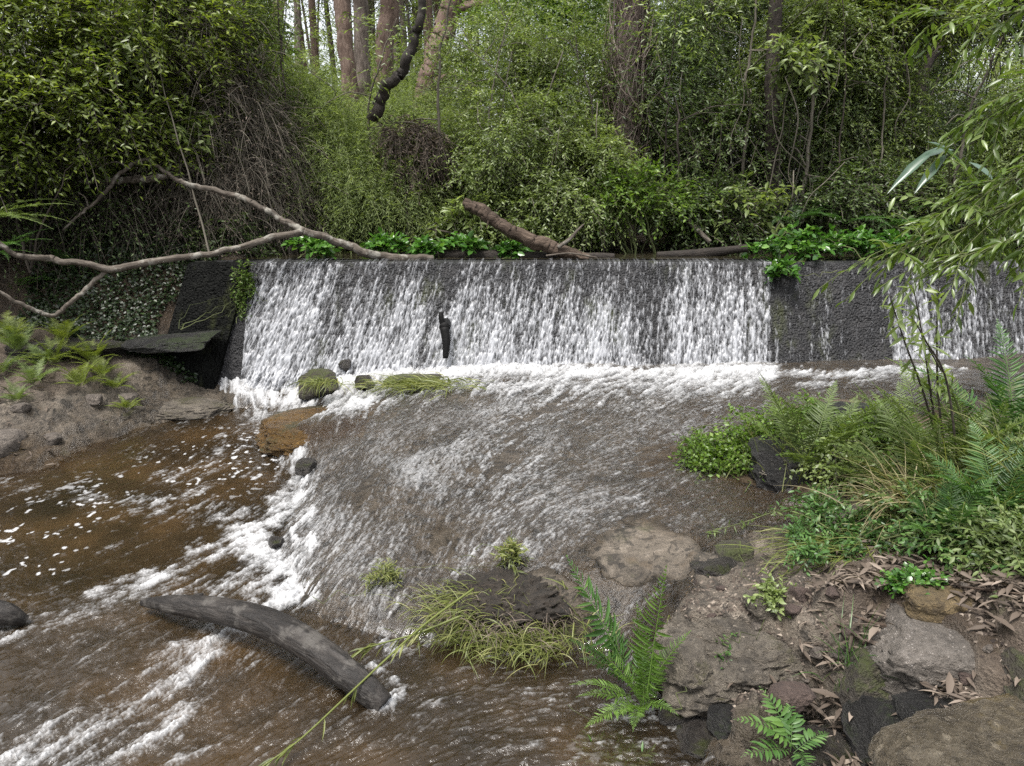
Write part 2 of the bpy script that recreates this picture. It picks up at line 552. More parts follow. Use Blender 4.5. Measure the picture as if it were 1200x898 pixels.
soil = np.maximum(soil, sstep(8.1, 8.5, gy_))
OCH = [(322, 525), (340, 500), (400, 480), (450, 470), (420, 510), (370, 530)]
ochre = np.maximum(sstep(-12, 18, poly_sd(pxg, pyg, OCH) + nz * 14), .75 * sstep(-25, 40, -seg_dist(pxg, pyg, [(0, 545), (160, 540), (200, 535)]) + 18 + nz * 22))
ochre = np.maximum(ochre, .55 * sstep(-40, 40, poly_sd(pxg, pyg, [(740, 540), (820, 470), (1000, 455), (1200, 440), (1000, 560), (880, 600), (780, 600)]) + nz * 40))
wet = np.clip(1 - dry * sstep(-.02, .30, gh + nz * .10 - .02), 0, 1)
wet = np.maximum(wet, .65 * sstep(.2, -.5, nz) * nearm)
wet = np.maximum(wet, .8 * nearm * sstep(-30, 30, poly_sd(pxg, pyg, [(120, 400), (262, 400), (290, 470), (150, 530), (-20, 560), (-20, 515), (110, 480), (150, 450)]) + nz * 25))
k = NT('creek_rock')
v = k.coord()
n1 = k.noise(v, 3.2, 8, .66, .5); n2 = k.noise(v, 19, 8, .62); n3 = k.noise(v, 90, 4, .6)
f = k.math('ADD', k.math('MULTIPLY', n1, .5), k.math('ADD', k.math('MULTIPLY', n2, .32), k.math('MULTIPLY', n3, .18)))
rockc = k.ramp(f, [(.30, (.030, .025, .019)), (.44, (.100, .083, .063)), (.54, (.19, .158, .122)), (.68, (.36, .31, .255))])
rockc = k.mix(k.rng(k.noise(v, 7, 6, .6), .54, .70), rockc, (.13, .10, .068))
soilc = k.ramp(f, [(.30, (.02, .014, .01)), (.5, (.098, .073, .052)), (.7, (.23, .18, .135))])
och = k.ramp(f, [(.3, (.03, .016, .005)), (.5, (.115, .062, .016)), (.7, (.20, .12, .038))])
rockc = k.mix(k.math('MULTIPLY', k.rng(k.noise(v, 11, 7, .72, .8), .50, .60), .75), rockc, (.022, .019, .015))  # crevice darkness painted into the bed rock colour by noise
col = k.mix(k.attr('soil'), rockc, soilc)
col = k.mix(k.attr('ochre'), col, och)
gm = k.rng(k.noise(v, 2.6, 6, .7), .55, .68)
col = k.mix(k.math('MULTIPLY', gm, k.math('MULTIPLY', k.attr('dry'), .5)), col, (.07, .075, .025))
wt = k.attr('wet')
col = k.mix(wt, col, k.mix(1.0, col, (.46, .45, .43), 'MULTIPLY'))
p = k.n('ShaderNodeBsdfPrincipled'); k.l(col, p.inputs['Base Color'])
k.l(k.rng(wt, 0, 1, .85, .28), p.inputs['Roughness'])
k.l(k.bump(k.math('ADD', k.math('MULTIPLY', n2, 1.2), k.math('MULTIPLY', n3, .8)), 1.0, .05), p.inputs['Normal'])
M_GROUND = k.done(p.outputs[0])
me = mkmesh('ground', np.stack([gx_, gy_, gh], -1).reshape(-1, 3), [], grid_quads(len(rs), len(th), True),
            {'soil': soil.ravel(), 'ochre': ochre.ravel(), 'wet': wet.ravel(), 'dry': dry.ravel()})
me.flip_normals()
ground = bpy.data.objects.new('ground', me); COL.objects.link(ground); me.materials.append(M_GROUND)
tag(ground, 'bare sandstone creek bed, muddy banks and forest floor', 'ground', kind='structure')

# ------------------------------------------------------------------ flow field of the creek
ARROWS = [((700, 450), (640, 500)), ((900, 480), (810, 520)), ((1100, 450), (980, 480)), ((550, 480), (480, 520)), ((550, 550), (490, 600)), ((450, 600), (405, 660)),
          ((650, 620), (560, 665)), ((500, 680), (440, 730)), ((300, 460), (290, 510)), ((200, 560), (140, 590)), ((340, 550), (310, 610)), ((290, 640), (200, 680)),
          ((150, 690), (30, 730)), ((330, 690), (280, 740)), ((250, 760), (170, 820)), ((120, 830), (30, 890)), ((550, 800), (440, 840)), ((700, 800), (590, 810)),
          ((800, 870), (690, 850)), ((400, 850), (280, 890)), ((850, 560), (750, 595)), ((80, 600), (10, 620)), ((620, 540), (560, 590)), ((750, 520), (680, 560)), ((400, 700), (385, 730)), ((380, 640), (345, 690)), ((750, 620), (650, 650)), ((280, 500), (250, 540))]
_fp = []; _fv = []
for (a, b), (c, d) in ARROWS:
    p0 = at_z(a, b, .12); p1 = at_z(c, d, .12); w_ = (p1 - p0)[:2]
    _fp.append(p0[:2]); _fv.append(w_ / np.linalg.norm(w_))
_fp = np.array(_fp); _fv = np.array(_fv)
_fx = np.linspace(-7, 7, 141); _fy = np.linspace(.8, 8.2, 75)
_FX, _FY = np.meshgrid(_fx, _fy, indexing='ij')
_wt = 1 / (((_FX[..., None] - _fp[:, 0]) ** 2 + (_FY[..., None] - _fp[:, 1]) ** 2) + .05) ** 1.5
_FU = (_wt * _fv[:, 0]).sum(-1) / _wt.sum(-1); _FV = (_wt * _fv[:, 1]).sum(-1) / _wt.sum(-1)
# eddies bend the lines
_FU = _FU + .45 * fbm(_FX * 2.2, _FY * 2.2, 3, 91); _FV = _FV + .45 * fbm(_FX * 2.2 + 50, _FY * 2.2, 3, 92)
_l = np.hypot(_FU, _FV) + 1e-6; _FU /= _l; _FV /= _l


def lic(x, y, scale, step, n, seed):
    acc = vn2(x * scale, y * scale, seed)
    tot = 1
    for s in (1, -1):
        a, b = x.copy(), y.copy()
        for i in range(n):
            u = bilin(_FU, _fx, _fy, a, b); w = bilin(_FV, _fx, _fy, a, b)
            a += s * step * u; b += s * step * w
            acc += vn2(a * scale, b * scale, seed); tot += 1
    return acc / math.sqrt(tot)


# ------------------------------------------------------------------ creek water
rs = np.geomspace(1.7, 8.7, 900)
th = np.linspace(-R(40), R(40), 1350)
wx, wy = polar(rs, th)
wb = ground_h(wx, wy)
wdry = dryness(wx, wy)
film = .010 * (1 - wdry) - .05 * wdry
pool = np.interp(wy, [1, 4, 7, 8], [-.05, -.01, .04, .05])
sx_ = np.maximum(pool, wb + film)
isp = sstep(-.02, .05, pool - wb)
WPX, WPY = project(wx, wy, sx_)
FOAM = [
    ([(262, 440), (330, 446), (400, 446), (480, 436), (600, 434), (750, 438), (905, 437)], 13, 1.0),
    ([(300, 452), (400, 458), (560, 442), (750, 448), (880, 446)], 26, .75),
    ([(620, 450), (720, 456), (860, 455)], 34, .42),
    ([(560, 445), (620, 480), (560, 520)], 40, .22),
    ([(905, 437), (980, 440), (1040, 434), (1090, 432), (1210, 421)], 7, .85),
    ([(1030, 438), (1110, 434)], 12, .6),
    ([(935, 452), (1040, 447)], 6, .5),
    ([(250, 440), (285, 455), (340, 468), (430, 468)], 20, .95),
    ([(270, 450), (300, 485), (330, 500)], 22, .6),
    ([(300, 505), (250, 540), (200, 575)], 45, .30),
    ([(345, 535), (352, 560), (345, 585)], 22, .8),
    ([(345, 575), (318, 610), (290, 635)], 20, .85),
    ([(290, 640), (330, 668), (348, 690), (320, 695)], 18, .95),
    ([(360, 560), (352, 620), (358, 680), (340, 705)], 12, .7),
    ([(280, 640), (230, 655), (180, 680), (110, 702)], 12, .66),
    ([(300, 680), (220, 690), (130, 715), (40, 730), (-20, 742)], 18, .47),
    ([(330, 700), (280, 735), (240, 770), (190, 800), (130, 840), (60, 870), (-10, 900)], 24, .58),
    ([(255, 765), (215, 790), (150, 815), (110, 845)], 10, .72),
    ([(240, 810), (150, 860), (90, 905)], 34, .5),
    ([(90, 580), (170, 590), (240, 605), (300, 600)], 13, .45),
    ([(0, 565), (60, 580)], 8, .3),
    ([(430, 745), (475, 752), (500, 740)], 9, .5),
    ([(560, 765), (660, 772), (700, 760)], 6, .4),
    ([(790, 850), (850, 885), (900, 905)], 16, .5),
    ([(680, 790), (780, 850)], 22, .33),
    ([(950, 490), (860, 520), (760, 545)], 26, .15), ([(1000, 480), (900, 500)], 8, .25),
    ([(650, 640), (560, 665), (470, 710)], 22, .22),
    ([(445, 788), (474, 815), (456, 838)], 8, .6), ([(190, 696), (260, 706), (330, 726)], 6, .42),
]
F = np.zeros(wx.shape)
wq = sstep(520, 620, WPY)
WFX = WPX + wq * (30 * fbm(wx * 4.5, wy * 4.5, 3, 111) + 12 * fbm(wx * 15, wy * 15, 2, 113)); WFY = WPY + wq * (18 * fbm(wx * 4.5, wy * 4.5, 3, 112) + 7 * fbm(wx * 15, wy * 15, 2, 114))
for pts, rad, st in FOAM:
    F = np.maximum(F, st * np.exp(-(seg_dist(WFX, WFY, pts) / rad) ** 2 * .9))
SLAB = [(330, 540), (440, 470), (600, 450), (900, 445), (1000, 470), (830, 545), (880, 620), (700, 640), (690, 660), (520, 690), (440, 735), (370, 720), (325, 640)]
slab = sstep(-25, 30, poly_sd(WPX, WPY, SLAB)) * (1 - isp)
l1 = lic(wx, wy, 55., .0075, 8, 101)      # fine filaments
l2 = lic(wx, wy, 20., .016, 9, 102)      # broad streaks
l3 = lic(wx, wy, 95., .005, 3, 103)      # scaly ripples
cell = fbm(wx * 24, wy * 24, 3, 104)
fine = vn2(wx * 120, wy * 120, 105)
# big standing waves
big = lic(wx, wy, 4.0, .04, 6, 106)
patch = fbm(wx * 1.8, wy * 1.8, 3, 107)
n_ = .26 * l2 + .20 * l1 + .16 * l3 + .42 * cell + .30 * fine + .15 * vn2(wx * 130, wy * 130, 109)
n_ = n_ / n_.std()
foam = .95 * sstep(-.05, .80, F * .86 + n_ * .17 + .10 * patch * (F > .1) - .30)
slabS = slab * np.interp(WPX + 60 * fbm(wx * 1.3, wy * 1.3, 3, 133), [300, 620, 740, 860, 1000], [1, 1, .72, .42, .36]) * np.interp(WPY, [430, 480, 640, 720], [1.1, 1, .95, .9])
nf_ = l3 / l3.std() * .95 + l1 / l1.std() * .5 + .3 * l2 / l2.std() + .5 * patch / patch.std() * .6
veil = (.03 + .27 * sstep(-1.0, 2.9, nf_ + .8 * fine + .55 * big / big.std() + (slabS - 1) * 2.2)) * slab * (.62 + .38 * sstep(-.35, .35, patch)) * (.45 + .55 * slabS) * (1 + .5 * fine)  # pale aerated film, its colour also standing in for silver sky reflections
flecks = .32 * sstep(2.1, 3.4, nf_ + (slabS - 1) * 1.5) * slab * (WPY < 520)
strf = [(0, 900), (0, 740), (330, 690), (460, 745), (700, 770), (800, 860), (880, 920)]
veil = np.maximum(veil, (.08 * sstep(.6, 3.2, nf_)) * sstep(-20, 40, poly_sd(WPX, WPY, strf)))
# bubble clumps drifting over the pool
bub = fbm(wx * 21, wy * 21, 2, 108)
BUB = [(230, 510), (300, 495), (350, 530), (330, 560), (230, 590), (150, 580), (100, 640), (60, 690), (0, 690), (-20, 600), (120, 560)]
bm_ = sstep(-25, 25, poly_sd(WPX, WPY, BUB))
bubbles = bm_ * sstep(.50, .60, bub + .18 * patch + .14 * l1 * .3)
foam = np.clip(np.maximum(foam, np.maximum(flecks, bubbles * .85)), 0, 1)
STREAM = [(0, 900), (0, 730), (150, 690), (330, 690), (460, 745), (700, 770), (800, 860), (880, 920)]
strm = sstep(-20, 40, poly_sd(WPX, WPY, STREAM))
rip = .0010 + .0030 * slab + .0017 * strm + .003 * np.clip(F, 0, 1)
hh = rip * (l1 * .8 + l3 * .55 + l2 * 1.0) + (.006 * strm + .0055 * slab + .006 * np.clip(F, 0, 1)) * big + .012 * strm * fbm(wx * 7, wy * 7, 3, 119) + .003 * cell * (1 - slab)
hh = hh * np.clip((1 - wdry) * 1.2, 0, 1)
hh = hh + foam * (.006 + .007 * cell + .006 * fine + .003 * l1) * sstep(.1, .5, F)
hh = hh + .035 * sstep(.85, 1.1, F) * (1 + 1.1 * cell + .5 * fine) * sstep(40, 5, np.abs(WPY - 440))
wz = sx_ + hh
depth = np.clip(wz - wb, 0, 1)
turb = 1 - np.exp(-np.clip(depth - .014, 0, 1) / .11)
Q = grid_quads(len(rs), len(th))
under = (wz - wb < -.03).ravel()
Q = Q[~under[Q].all(1)]
yq = wy.ravel()[Q].min(1)
Q = Q[yq < 8.05]
used = np.unique(Q); remap = np.full(wx.size, -1); remap[used] = np.arange(len(used)); Q = remap[Q]
V = np.stack([wx, wy, wz], -1).reshape(-1, 3)[used]
k = NT('creek_water')
v = k.coord()
foamA = k.attr('foam'); tb = k.attr('turb')
nb = k.noise(v, 34, 4, .6, .6); nb2 = k.noise(v, 120, 3, .6)
nrm = k.bump(k.math('MULTIPLY', k.math('ADD', nb, k.math('MULTIPLY', nb2, .6)), k.rng(k.attr('chop'), 0, 1, .22, 1.0)), .5, .014)
brown = k.ramp(k.noise(v, 1.1, 4, .6), [(.35, (.014, .0105, .006)), (.5, (.028, .019, .0098)), (.65, (.050, .031, .014))])
df = k.n('ShaderNodeBsdfDiffuse'); k.l(brown, df.inputs['Color'])
tr = k.n('ShaderNodeBsdfTransparent'); tr.inputs['Color'].default_value = (.88, .82, .72, 1)
body = k.n('ShaderNodeMixShader'); k.l(tb, body.inputs[0]); k.l(tr.outputs[0], body.inputs[1]); k.l(df.outputs[0], body.inputs[2])
gl = k.n('ShaderNodeBsdfGlossy'); k.l(k.rng(k.attr('chop'), 0, 1, .09, .28), gl.inputs['Roughness']); k.l(nrm, gl.inputs['Normal'])
fr = k.n('ShaderNodeFresnel'); fr.inputs['IOR'].default_value = 1.42; k.l(nrm, fr.inputs['Normal'])
wm = k.n('ShaderNodeMixShader'); k.l(fr.outputs[0], wm.inputs[0]); k.l(body.outputs[0], wm.inputs[1]); k.l(gl.outputs[0], wm.inputs[2])
fo = k.n('ShaderNodeBsdfPrincipled'); fo.inputs['Base Color'].default_value = (.42, .425, .43, 1); fo.inputs['Roughness'].default_value = .45
fo.inputs['Subsurface Weight'].default_value = 0
nf = k.noise(v, 75, 4, .7); k.l(k.bump(nf, .8, .012), fo.inputs['Normal'])
fa = k.math('ADD', foamA, k.math('MULTIPLY', k.math('MULTIPLY', k.math('SUBTRACT', nf, .5), 1.6), k.math('MULTIPLY', foamA, k.math('SUBTRACT', 1.25, foamA))), True)
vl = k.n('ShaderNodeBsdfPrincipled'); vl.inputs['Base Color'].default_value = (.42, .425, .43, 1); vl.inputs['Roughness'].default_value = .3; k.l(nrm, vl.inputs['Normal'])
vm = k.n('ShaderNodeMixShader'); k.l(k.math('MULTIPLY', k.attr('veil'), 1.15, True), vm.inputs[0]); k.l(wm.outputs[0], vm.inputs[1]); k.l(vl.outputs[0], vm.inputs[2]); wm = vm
fin = k.n('ShaderNodeMixShader'); k.l(fa, fin.inputs[0]); k.l(wm.outputs[0], fin.inputs[1]); k.l(fo.outputs[0], fin.inputs[2])
M_WATER = k.done(fin.outputs[0])
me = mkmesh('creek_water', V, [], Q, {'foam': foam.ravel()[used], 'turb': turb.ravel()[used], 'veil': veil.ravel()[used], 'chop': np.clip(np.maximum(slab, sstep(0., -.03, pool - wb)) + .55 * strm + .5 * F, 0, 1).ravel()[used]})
me.flip_normals()
o = bpy.data.objects.new('creek_water', me); COL.objects.link(o); me.materials.append(M_WATER)
tag(o, 'brown creek water sheeting over the rock slab with white foam', 'water', kind='structure')

# still water held behind the weir
k = NT('pond_water')
p = k.n('ShaderNodeBsdfPrincipled'); p.inputs['Base Color'].default_value = (.025, .022, .013, 1); p.inputs['Roughness'].default_value = .08
k.l(k.bump(k.noise(k.coord(), 9, 4), .15, .02), p.inputs['Normal'])
mp_ = k.done(p.outputs[0])
mb = MB(); mb.add([(-3.4, 8.66, 1.492), (12, 8.66, 1.492), (12, 11.6, 1.492), (-3.4, 11.6, 1.492)], q=[[0, 1, 2, 3]])
o = mb.build('pond_water', mp_); tag(o, 'dark still water held behind the weir crest', 'water', kind='structure')

# ------------------------------------------------------------------ weir
WY0, WZ0, WY1, WZ1 = 7.72, .20, 8.35, 1.47        # face foot and crest edge


def face_pt(x, s):
    """s 0 at the crest edge, 1 at the foot"""
    return WY1 + (WY0 - WY1) * s, WZ1 + (WZ0 - WZ1) * s


k = NT('wet_concrete')
v = k.coord()
n1 = k.noise(v, 5, 6, .6); vo = k.vor(v, 42); n2 = k.noise(v, 60, 5, .6)
col = k.ramp(k.math('ADD', k.math('MULTIPLY', n1, .5), k.math('MULTIPLY', n2, .5)), [(.3, (.006, .006, .0065)), (.5, (.016, .016, .017)), (.7, (.048, .046, .046))])
col = k.mix(k.rng(k.noise(k.coord((3, 3, .7)), 1, 5, .6), .55, .72), col, (.03, .034, .014))
p = k.n('ShaderNodeBsdfPrincipled'); k.l(col, p.inputs['Base Color'])
k.l(k.rng(n1, .3, .7, .35, .6), p.inputs['Roughness']); p.inputs['Specular IOR Level'].default_value = .3
k.l(k.bump(k.math('ADD', k.math('MULTIPLY', vo, -1.2), n2), .9, .022), p.inputs['Normal'])
M_CONC = k.done(p.outputs[0])


def wall_mesh(x0, x1, nx, off=0., shear=0.):
    xs = np.linspace(x0, x1, nx)
    prof = [(8.95, .6), (8.95, 1.0), (8.95, WZ1 + .0), (8.9, WZ1 + .015)] + [(8.9 - (8.9 - 8.39) * t, WZ1 + .015) for t in (.25, .5, .75, 1)]
    ss = np.linspace(0, 1, 110)
    yy, zz = face_pt(0, ss)
    prof = np.array(prof + list(zip(yy, zz)) + [(WY0 - .02, -.15), (WY0 + .1, -.3)])
    X, I = np.meshgrid(xs, np.arange(len(prof)), indexing='ij')
    Y = prof[I, 1 - 1] + 0; Z = prof[I, 1]
    m = (I > 3) * 1.0
    dn = fbm(X * 16, Z * 16 + Y * 5, 3, 130) + .9 * (np.abs(vn2(X * 34, Z * 34, 131)) - .4) + .6 * fbm(X * 2, Z * 2, 3, 132)
    Y = Y - m * (.011 * dn + off); Z = Z + m * .005 * dn
    X = X + shear * np.clip(WZ1 - Z, 0, 2)
    return np.stack([X, Y, Z], -1).reshape(-1, 3), len(prof)


V, npf = wall_mesh(-3.6, 9.0, 1000)
mb = MB(); mb.add(V, q=grid_quads(1000, npf))
weir = thing('weir', 'long dark concrete weir with water spilling down its sloping rough face', 'weir', (2.5, 8.4, .2))
mb.build('sloping_wall', M_CONC, weir)
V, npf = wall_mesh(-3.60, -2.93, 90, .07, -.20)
n90 = 90
M_WING = M_CONC.copy(); M_WING.name = 'shade_toned_mossy_concrete'  # copy of the weir concrete, darkened in colour for deep shade under bushes
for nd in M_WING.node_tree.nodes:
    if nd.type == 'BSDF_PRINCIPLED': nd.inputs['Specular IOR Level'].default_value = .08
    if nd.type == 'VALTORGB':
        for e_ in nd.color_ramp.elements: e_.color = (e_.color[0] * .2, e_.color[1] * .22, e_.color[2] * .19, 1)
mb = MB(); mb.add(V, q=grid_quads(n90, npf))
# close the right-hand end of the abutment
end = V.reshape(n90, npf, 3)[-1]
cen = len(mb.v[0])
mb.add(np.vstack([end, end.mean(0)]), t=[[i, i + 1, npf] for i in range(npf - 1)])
o = mb.build('wing_wall', M_WING, None, (-3.4, 8.3, .3)); tag(o, 'dry concrete wing wall with deep shade painted into its colour at the left end of the weir', 'wall')

# the sheet of falling water
nx, ns_ = 1900, 300
xs = np.linspace(-2.92, 8.5, nx); ss = np.linspace(-.16, 1.12, ns_)
X, S = np.meshgrid(xs, ss, indexing='ij')
Sc = np.clip(S, 0, 1.12)
Y, Z = face_pt(X, Sc)
lip = np.clip(-S, 0, 1)
Y = Y + lip * 1.6; Z = Z + .02 * sstep(0, .12, lip)
dropm = (WZ1 - Z)
kl = np.interp(600 + FPX * X / 8.28, [300, 450, 700, 900], [.34, .27, .16, .08])
xl = X + kl * dropm                      # streaks lean to the left as they fall (undo the lean)
CPX = 600 + FPX * xl / 8.28
wob = 7 * vn2(xl * 6, Z * 1.5, 140) + 9 * vn2(xl * 22, Z * 2.5, 149)
dpx = CPX + wob
den = np.interp(dpx, [285, 300, 335, 350, 400, 410, 420, 432, 505, 515, 530, 545, 740, 758, 772, 785, 800, 890, 902, 912, 960, 970, 980, 1020, 1036, 1046, 1085, 1110, 1150, 1200, 1300],
                [.25, .62, .75, .88, .85, .55, .6, .82, .80, .55, .62, .85, .82, .62, .35, .6, .85, .88, .8, .16, .14, .32, .14, .10, .3, .80, .80, .52, .48, .50, .45])
vert = np.interp(Sc, [0, .08, .25, .5, .8, 1], [.55, .42, .68, .92, 1.0, 1.05])
tops = np.interp(dpx, [300, 340, 420, 560, 640, 700, 760, 800, 850, 905, 1040, 1200], [1.25, 1.3, 1.1, .8, .85, .9, .8, 1.0, 1.1, 1.1, .9, .75])
vert = vert * (tops + (1 - tops) * sstep(.1, .6, Sc))
z_ = Z / 1.0
a1 = vn2(xl * 5.5, z_ * .8, 141); a2 = vn2(xl * 17, z_ * 2.6, 142); a3 = vn2(xl * 58, z_ * 17, 143); a4 = vn2(xl * 105, z_ * 26, 144); a5 = vn2(xl * 30, z_ * 1.6, 145)
a3b = vn2(xl * 36, z_ * 8, 147); 
a6 = vn2(xl * 130, z_ * 50, 148)
al = den * vert + .10 * a1 + .12 * a2 + .24 * a3 + .28 * a4 + .18 * a5 + .14 * a3b + .24 * a6
al = np.clip(.74 * sstep(.28, 1.25, al) + .02 * sstep(.2, .5, den), 0, 1)
al *= sstep(.0, .02, S + .16) 
al *= np.where(S < 0, .35, 1)
# thin clear film everywhere it is wet
wetf = sstep(.15, .4, den)
offs = .012 + al * (.014 + .008 * a3 + .005 * a4 + .006 * a2) + .004 * a3b
offs = offs + sstep(.86, 1.0, Sc) * al * (.03 + .05 * np.abs(a2) + .03 * a3b)
Yo = Y - offs * .9; Zo = Z + offs * .5 + .012
Xo = X
Q = grid_quads(nx, ns_)
keep = (al.ravel()[Q].max(1) > .03)
Q = Q[keep]
used = np.unique(Q); remap = np.full(X.size, -1); remap[used] = np.arange(len(used)); Q = remap[Q]
V = np.stack([Xo, Yo, Zo], -1).reshape(-1, 3)[used]
k = NT('falling_water')
wp = k.n('ShaderNodeBsdfPrincipled'); wp.inputs['Base Color'].default_value = (.40, .41, .43, 1); wp.inputs['Roughness'].default_value = .3
tr = k.n('ShaderNodeBsdfTransparent')
ms = k.n('ShaderNodeMixShader'); k.l(k.attr('alpha'), ms.inputs[0]); k.l(tr.outputs[0], ms.inputs[1]); k.l(wp.outputs[0], ms.inputs[2])
M_FALL = k.done(ms.outputs[0])
me = mkmesh('waterfall', V, [], Q, {'alpha': al.ravel()[used]})
o = bpy.data.objects.new('waterfall', me); COL.objects.link(o); me.materials.append(M_FALL)
tag(o, 'thin white broken sheet of water falling down the weir face', 'waterfall', kind='structure')
# ------------------------------------------------------------------ rocks
def ico(sub):
    bm = bmesh.new(); bmesh.ops.create_icosphere(bm, subdivisions=sub, radius=1)
    v = np.array([q.co[:] for q in bm.verts]); f = np.array([[q.index for q in g.verts] for g in bm.faces]); bm.free()
    return v, f


_ICO = {s: ico(s) for s in (4, 5, 6)}


def rock(name, label, c, size, seed, mat, rz=0., cuts=9, sub=5, rough=.14, e=4., cat='rock', group=None, tilt=(0, 0), sharp=.78):
    rg = np.random.RandomState(seed)
    v, f = _ICO[sub]
    r = (np.abs(v) ** e).sum(1) ** (-1 / e)
    for i in range(cuts):
        n = norm(rg.normal(size=3)); d = rg.uniform(sharp - .16, sharp + .14)
        dt = v @ n
        r = np.minimum(r, np.where(dt > .05, d * 1.15 / np.maximum(dt, .05), 9))
    r = r * (1 + .9 * rough * fbm3(v * 1.6 + seed, 4, seed) + .45 * rough * fbm3(v * 7 + seed, 4, seed + 9, .6))
    r = r * (1 + .25 * rough * fbm3(v * 22 + seed, 3, seed + 29, .7) - .35 * rough * np.clip(fbm3(v * 9 + seed, 2, seed + 31) - .1, 0, 1))
    # chipped bedding edges
    r = r * (1 - .35 * rough * np.abs(fbm3(v * np.array([2, 2, 6]) + seed, 3, seed + 17)))
    p = v * r[:, None] * np.array(size)
    a, b = tilt
    Rx = np.array([[1, 0, 0], [0, math.cos(a), -math.sin(a)], [0, math.sin(a), math.cos(a)]])
    Ry = np.array([[math.cos(b), 0, math.sin(b)], [0, 1, 0], [-math.sin(b), 0, math.cos(b)]])
    Rz = np.array([[math.cos(rz), -math.sin(rz), 0], [math.sin(rz), math.cos(rz), 0], [0, 0, 1]])
    p = p @ (Rz @ Ry @ Rx).T
    mb = MB(); mb.add(p + np.array(c), t=f)
    o = mb.build(name, mat, None, c)
    return tag(o, label, cat, group)


M_WETROCK = rock_mat('wet_dark_rock', (.012, .011, .010), (.035, .030, .026), (.075, .066, .056), 6, .38, moss=(.03, .035, .008))
M_BLACK = rock_mat('black_rock', (.006, .006, .006), (.016, .015, .014), (.045, .042, .038), 7, .5, moss=(.02, .03, .008))
M_PALE = rock_mat('pale_sandstone', (.035, .029, .024), (.12, .10, .082), (.26, .225, .19), 5, .85, moss=(.06, .065, .02), bumpd=.02, mossamt=.75)
M_GRIT = rock_mat('gritty_conglomerate', (.055, .047, .039), (.135, .118, .10), (.24, .212, .185), 6, .9, grit=(.36, .33, .30), moss=(.05, .05, .02), mossamt=.85)
M_LEDGE = rock_mat('brown_ledge_rock', (.040, .033, .025), (.150, .127, .098), (.31, .27, .215), 7, .85, moss=(.06, .055, .02), mossamt=.62, bumpd=.03)
M_MOSSW = rock_mat('wet_corner_slab', (.026, .021, .014), (.085, .07, .048), (.18, .155, .115), 5, .26, moss=(.09, .065, .02), mossamt=.6)
M_YEL = rock_mat('yellow_lichen_rock', (.05, .035, .017), (.14, .10, .046), (.24, .175, .085), 6, .85, moss=(.05, .045, .02), mossamt=.78)
M_OCH = rock_mat('ochre_algae_rock', (.022, .012, .004), (.10, .054, .012), (.19, .11, .03), 5, .35, moss=(.04, .036, .014), mossamt=.5)
M_MOSSY = rock_mat('mossy_brown_rock', (.022, .018, .013), (.06, .05, .038), (.13, .11, .085), 6, .6, moss=(.055, .065, .018), mossamt=.45)
M_DOME = rock_mat('wet_dome_rock', (.016, .0135, .011), (.05, .042, .033), (.125, .105, .082), 4, .45, moss=(.075, .065, .048), mossamt=.45)
M_RED = rock_mat('reddish_stone', (.04, .026, .021), (.085, .058, .047), (.15, .11, .09), 6, .85)

rp = lambda px, py, z: at_z(px, py, z)
rock('boulder', 'mossy brown boulder sitting in the white foam below the left end of the falls', rp(371, 450, .32), (.21, .17, .145), 3, M_MOSSY, cuts=7)
rock('rock', 'small black wet rock in foam just right of the mossy boulder', rp(428, 448, .37), (.10, .08, .07), 4, M_WETROCK, sub=4)
rock('rock', 'tiny black wet stone at the foot of the falls above the mossy boulder', rp(404, 428, .43), (.07, .06, .06), 41, M_WETROCK, sub=4)
rock('rock', 'low brown rock carrying the grassy patch at the foot of the falls', rp(497, 449, .335), (.44, .24, .075), 5, M_MOSSY, cuts=4, e=2.5)
rock('rock', 'long ochre stained rock shelf beside the foam chute', rp(392, 503, .075), (.74, .64, .16), 7, M_OCH, cuts=4, rz=.3, e=2.3, sub=6)
rock('rock', 'small black stone poking out at the edge of the foam chute', rp(359, 549, .12), (.08, .08, .07), 8, M_WETROCK, sub=4)
rock('rock', 'little dark stone at the bottom lip of the slab beside the foam', rp(323, 636, .03), (.05, .05, .045), 81, M_WETROCK, sub=4)
rock('rock', 'broad smooth rock dome rising from the sheeting water behind the pair of upright ferns', rp(752, 664, .085), (.56, .48, .175), 9, M_DOME, cuts=0, rough=.10, e=2.1, sub=6)
# left bank ledge and stones
rock('rock', 'dark overhanging ledge block under the wing wall', rp(205, 402, .70), (.52, .24, .07), 12, M_BLACK, cuts=5, rz=-.1, tilt=(0.05, -.08), e=6)
rock('rock', 'long flat brown ledge stone left of the overhanging block', rp(90, 408, .66), (.62, .30, .10), 13, M_WETROCK, cuts=6, rz=.1, e=5)
rock('rock', 'low black wet stone beneath the overhanging ledge', rp(215, 432, .34), (.60, .34, .12), 14, M_WETROCK, cuts=8)
rock('rock', 'flat pale rock shelf at the waterline on the left bank', rp(195, 470, .055), (.85, .62, .12), 15, M_LEDGE, cuts=4, rz=-.25, rough=.13, e=3, sub=6)
rock('rock', 'rounded pale stone cut by the photo edge on the left bank', rp(-4, 527, .14), (.20, .2, .15), 16, M_PALE, cuts=4, rough=.06)
rock('rock', 'cracked sandstone slab below the ferns on the left bank', rp(95, 498, .05), (.56, .40, .15), 17, M_LEDGE, cuts=7, rz=.2, e=5)
rock('rock', 'stepped brown sandstone slab above the left pool edge', rp(38, 503, .10), (.48, .38, .15), 18, M_LEDGE, cuts=7, rz=-.3, e=5)
for i, (px, py, s) in enumerate([(62, 517, .055), (25, 480, .05), (110, 470, .05), (150, 470, .06)]):
    q = on_ground(px, py); rock('stone', 'fist sized brown stone lying loose on the left bank', q + np.array([0, 0, s * .3]), (s * 1.5, s * 1.2, s), 50 + i, M_PALE, sub=4, cat='stone', group='loose stones on the left bank')
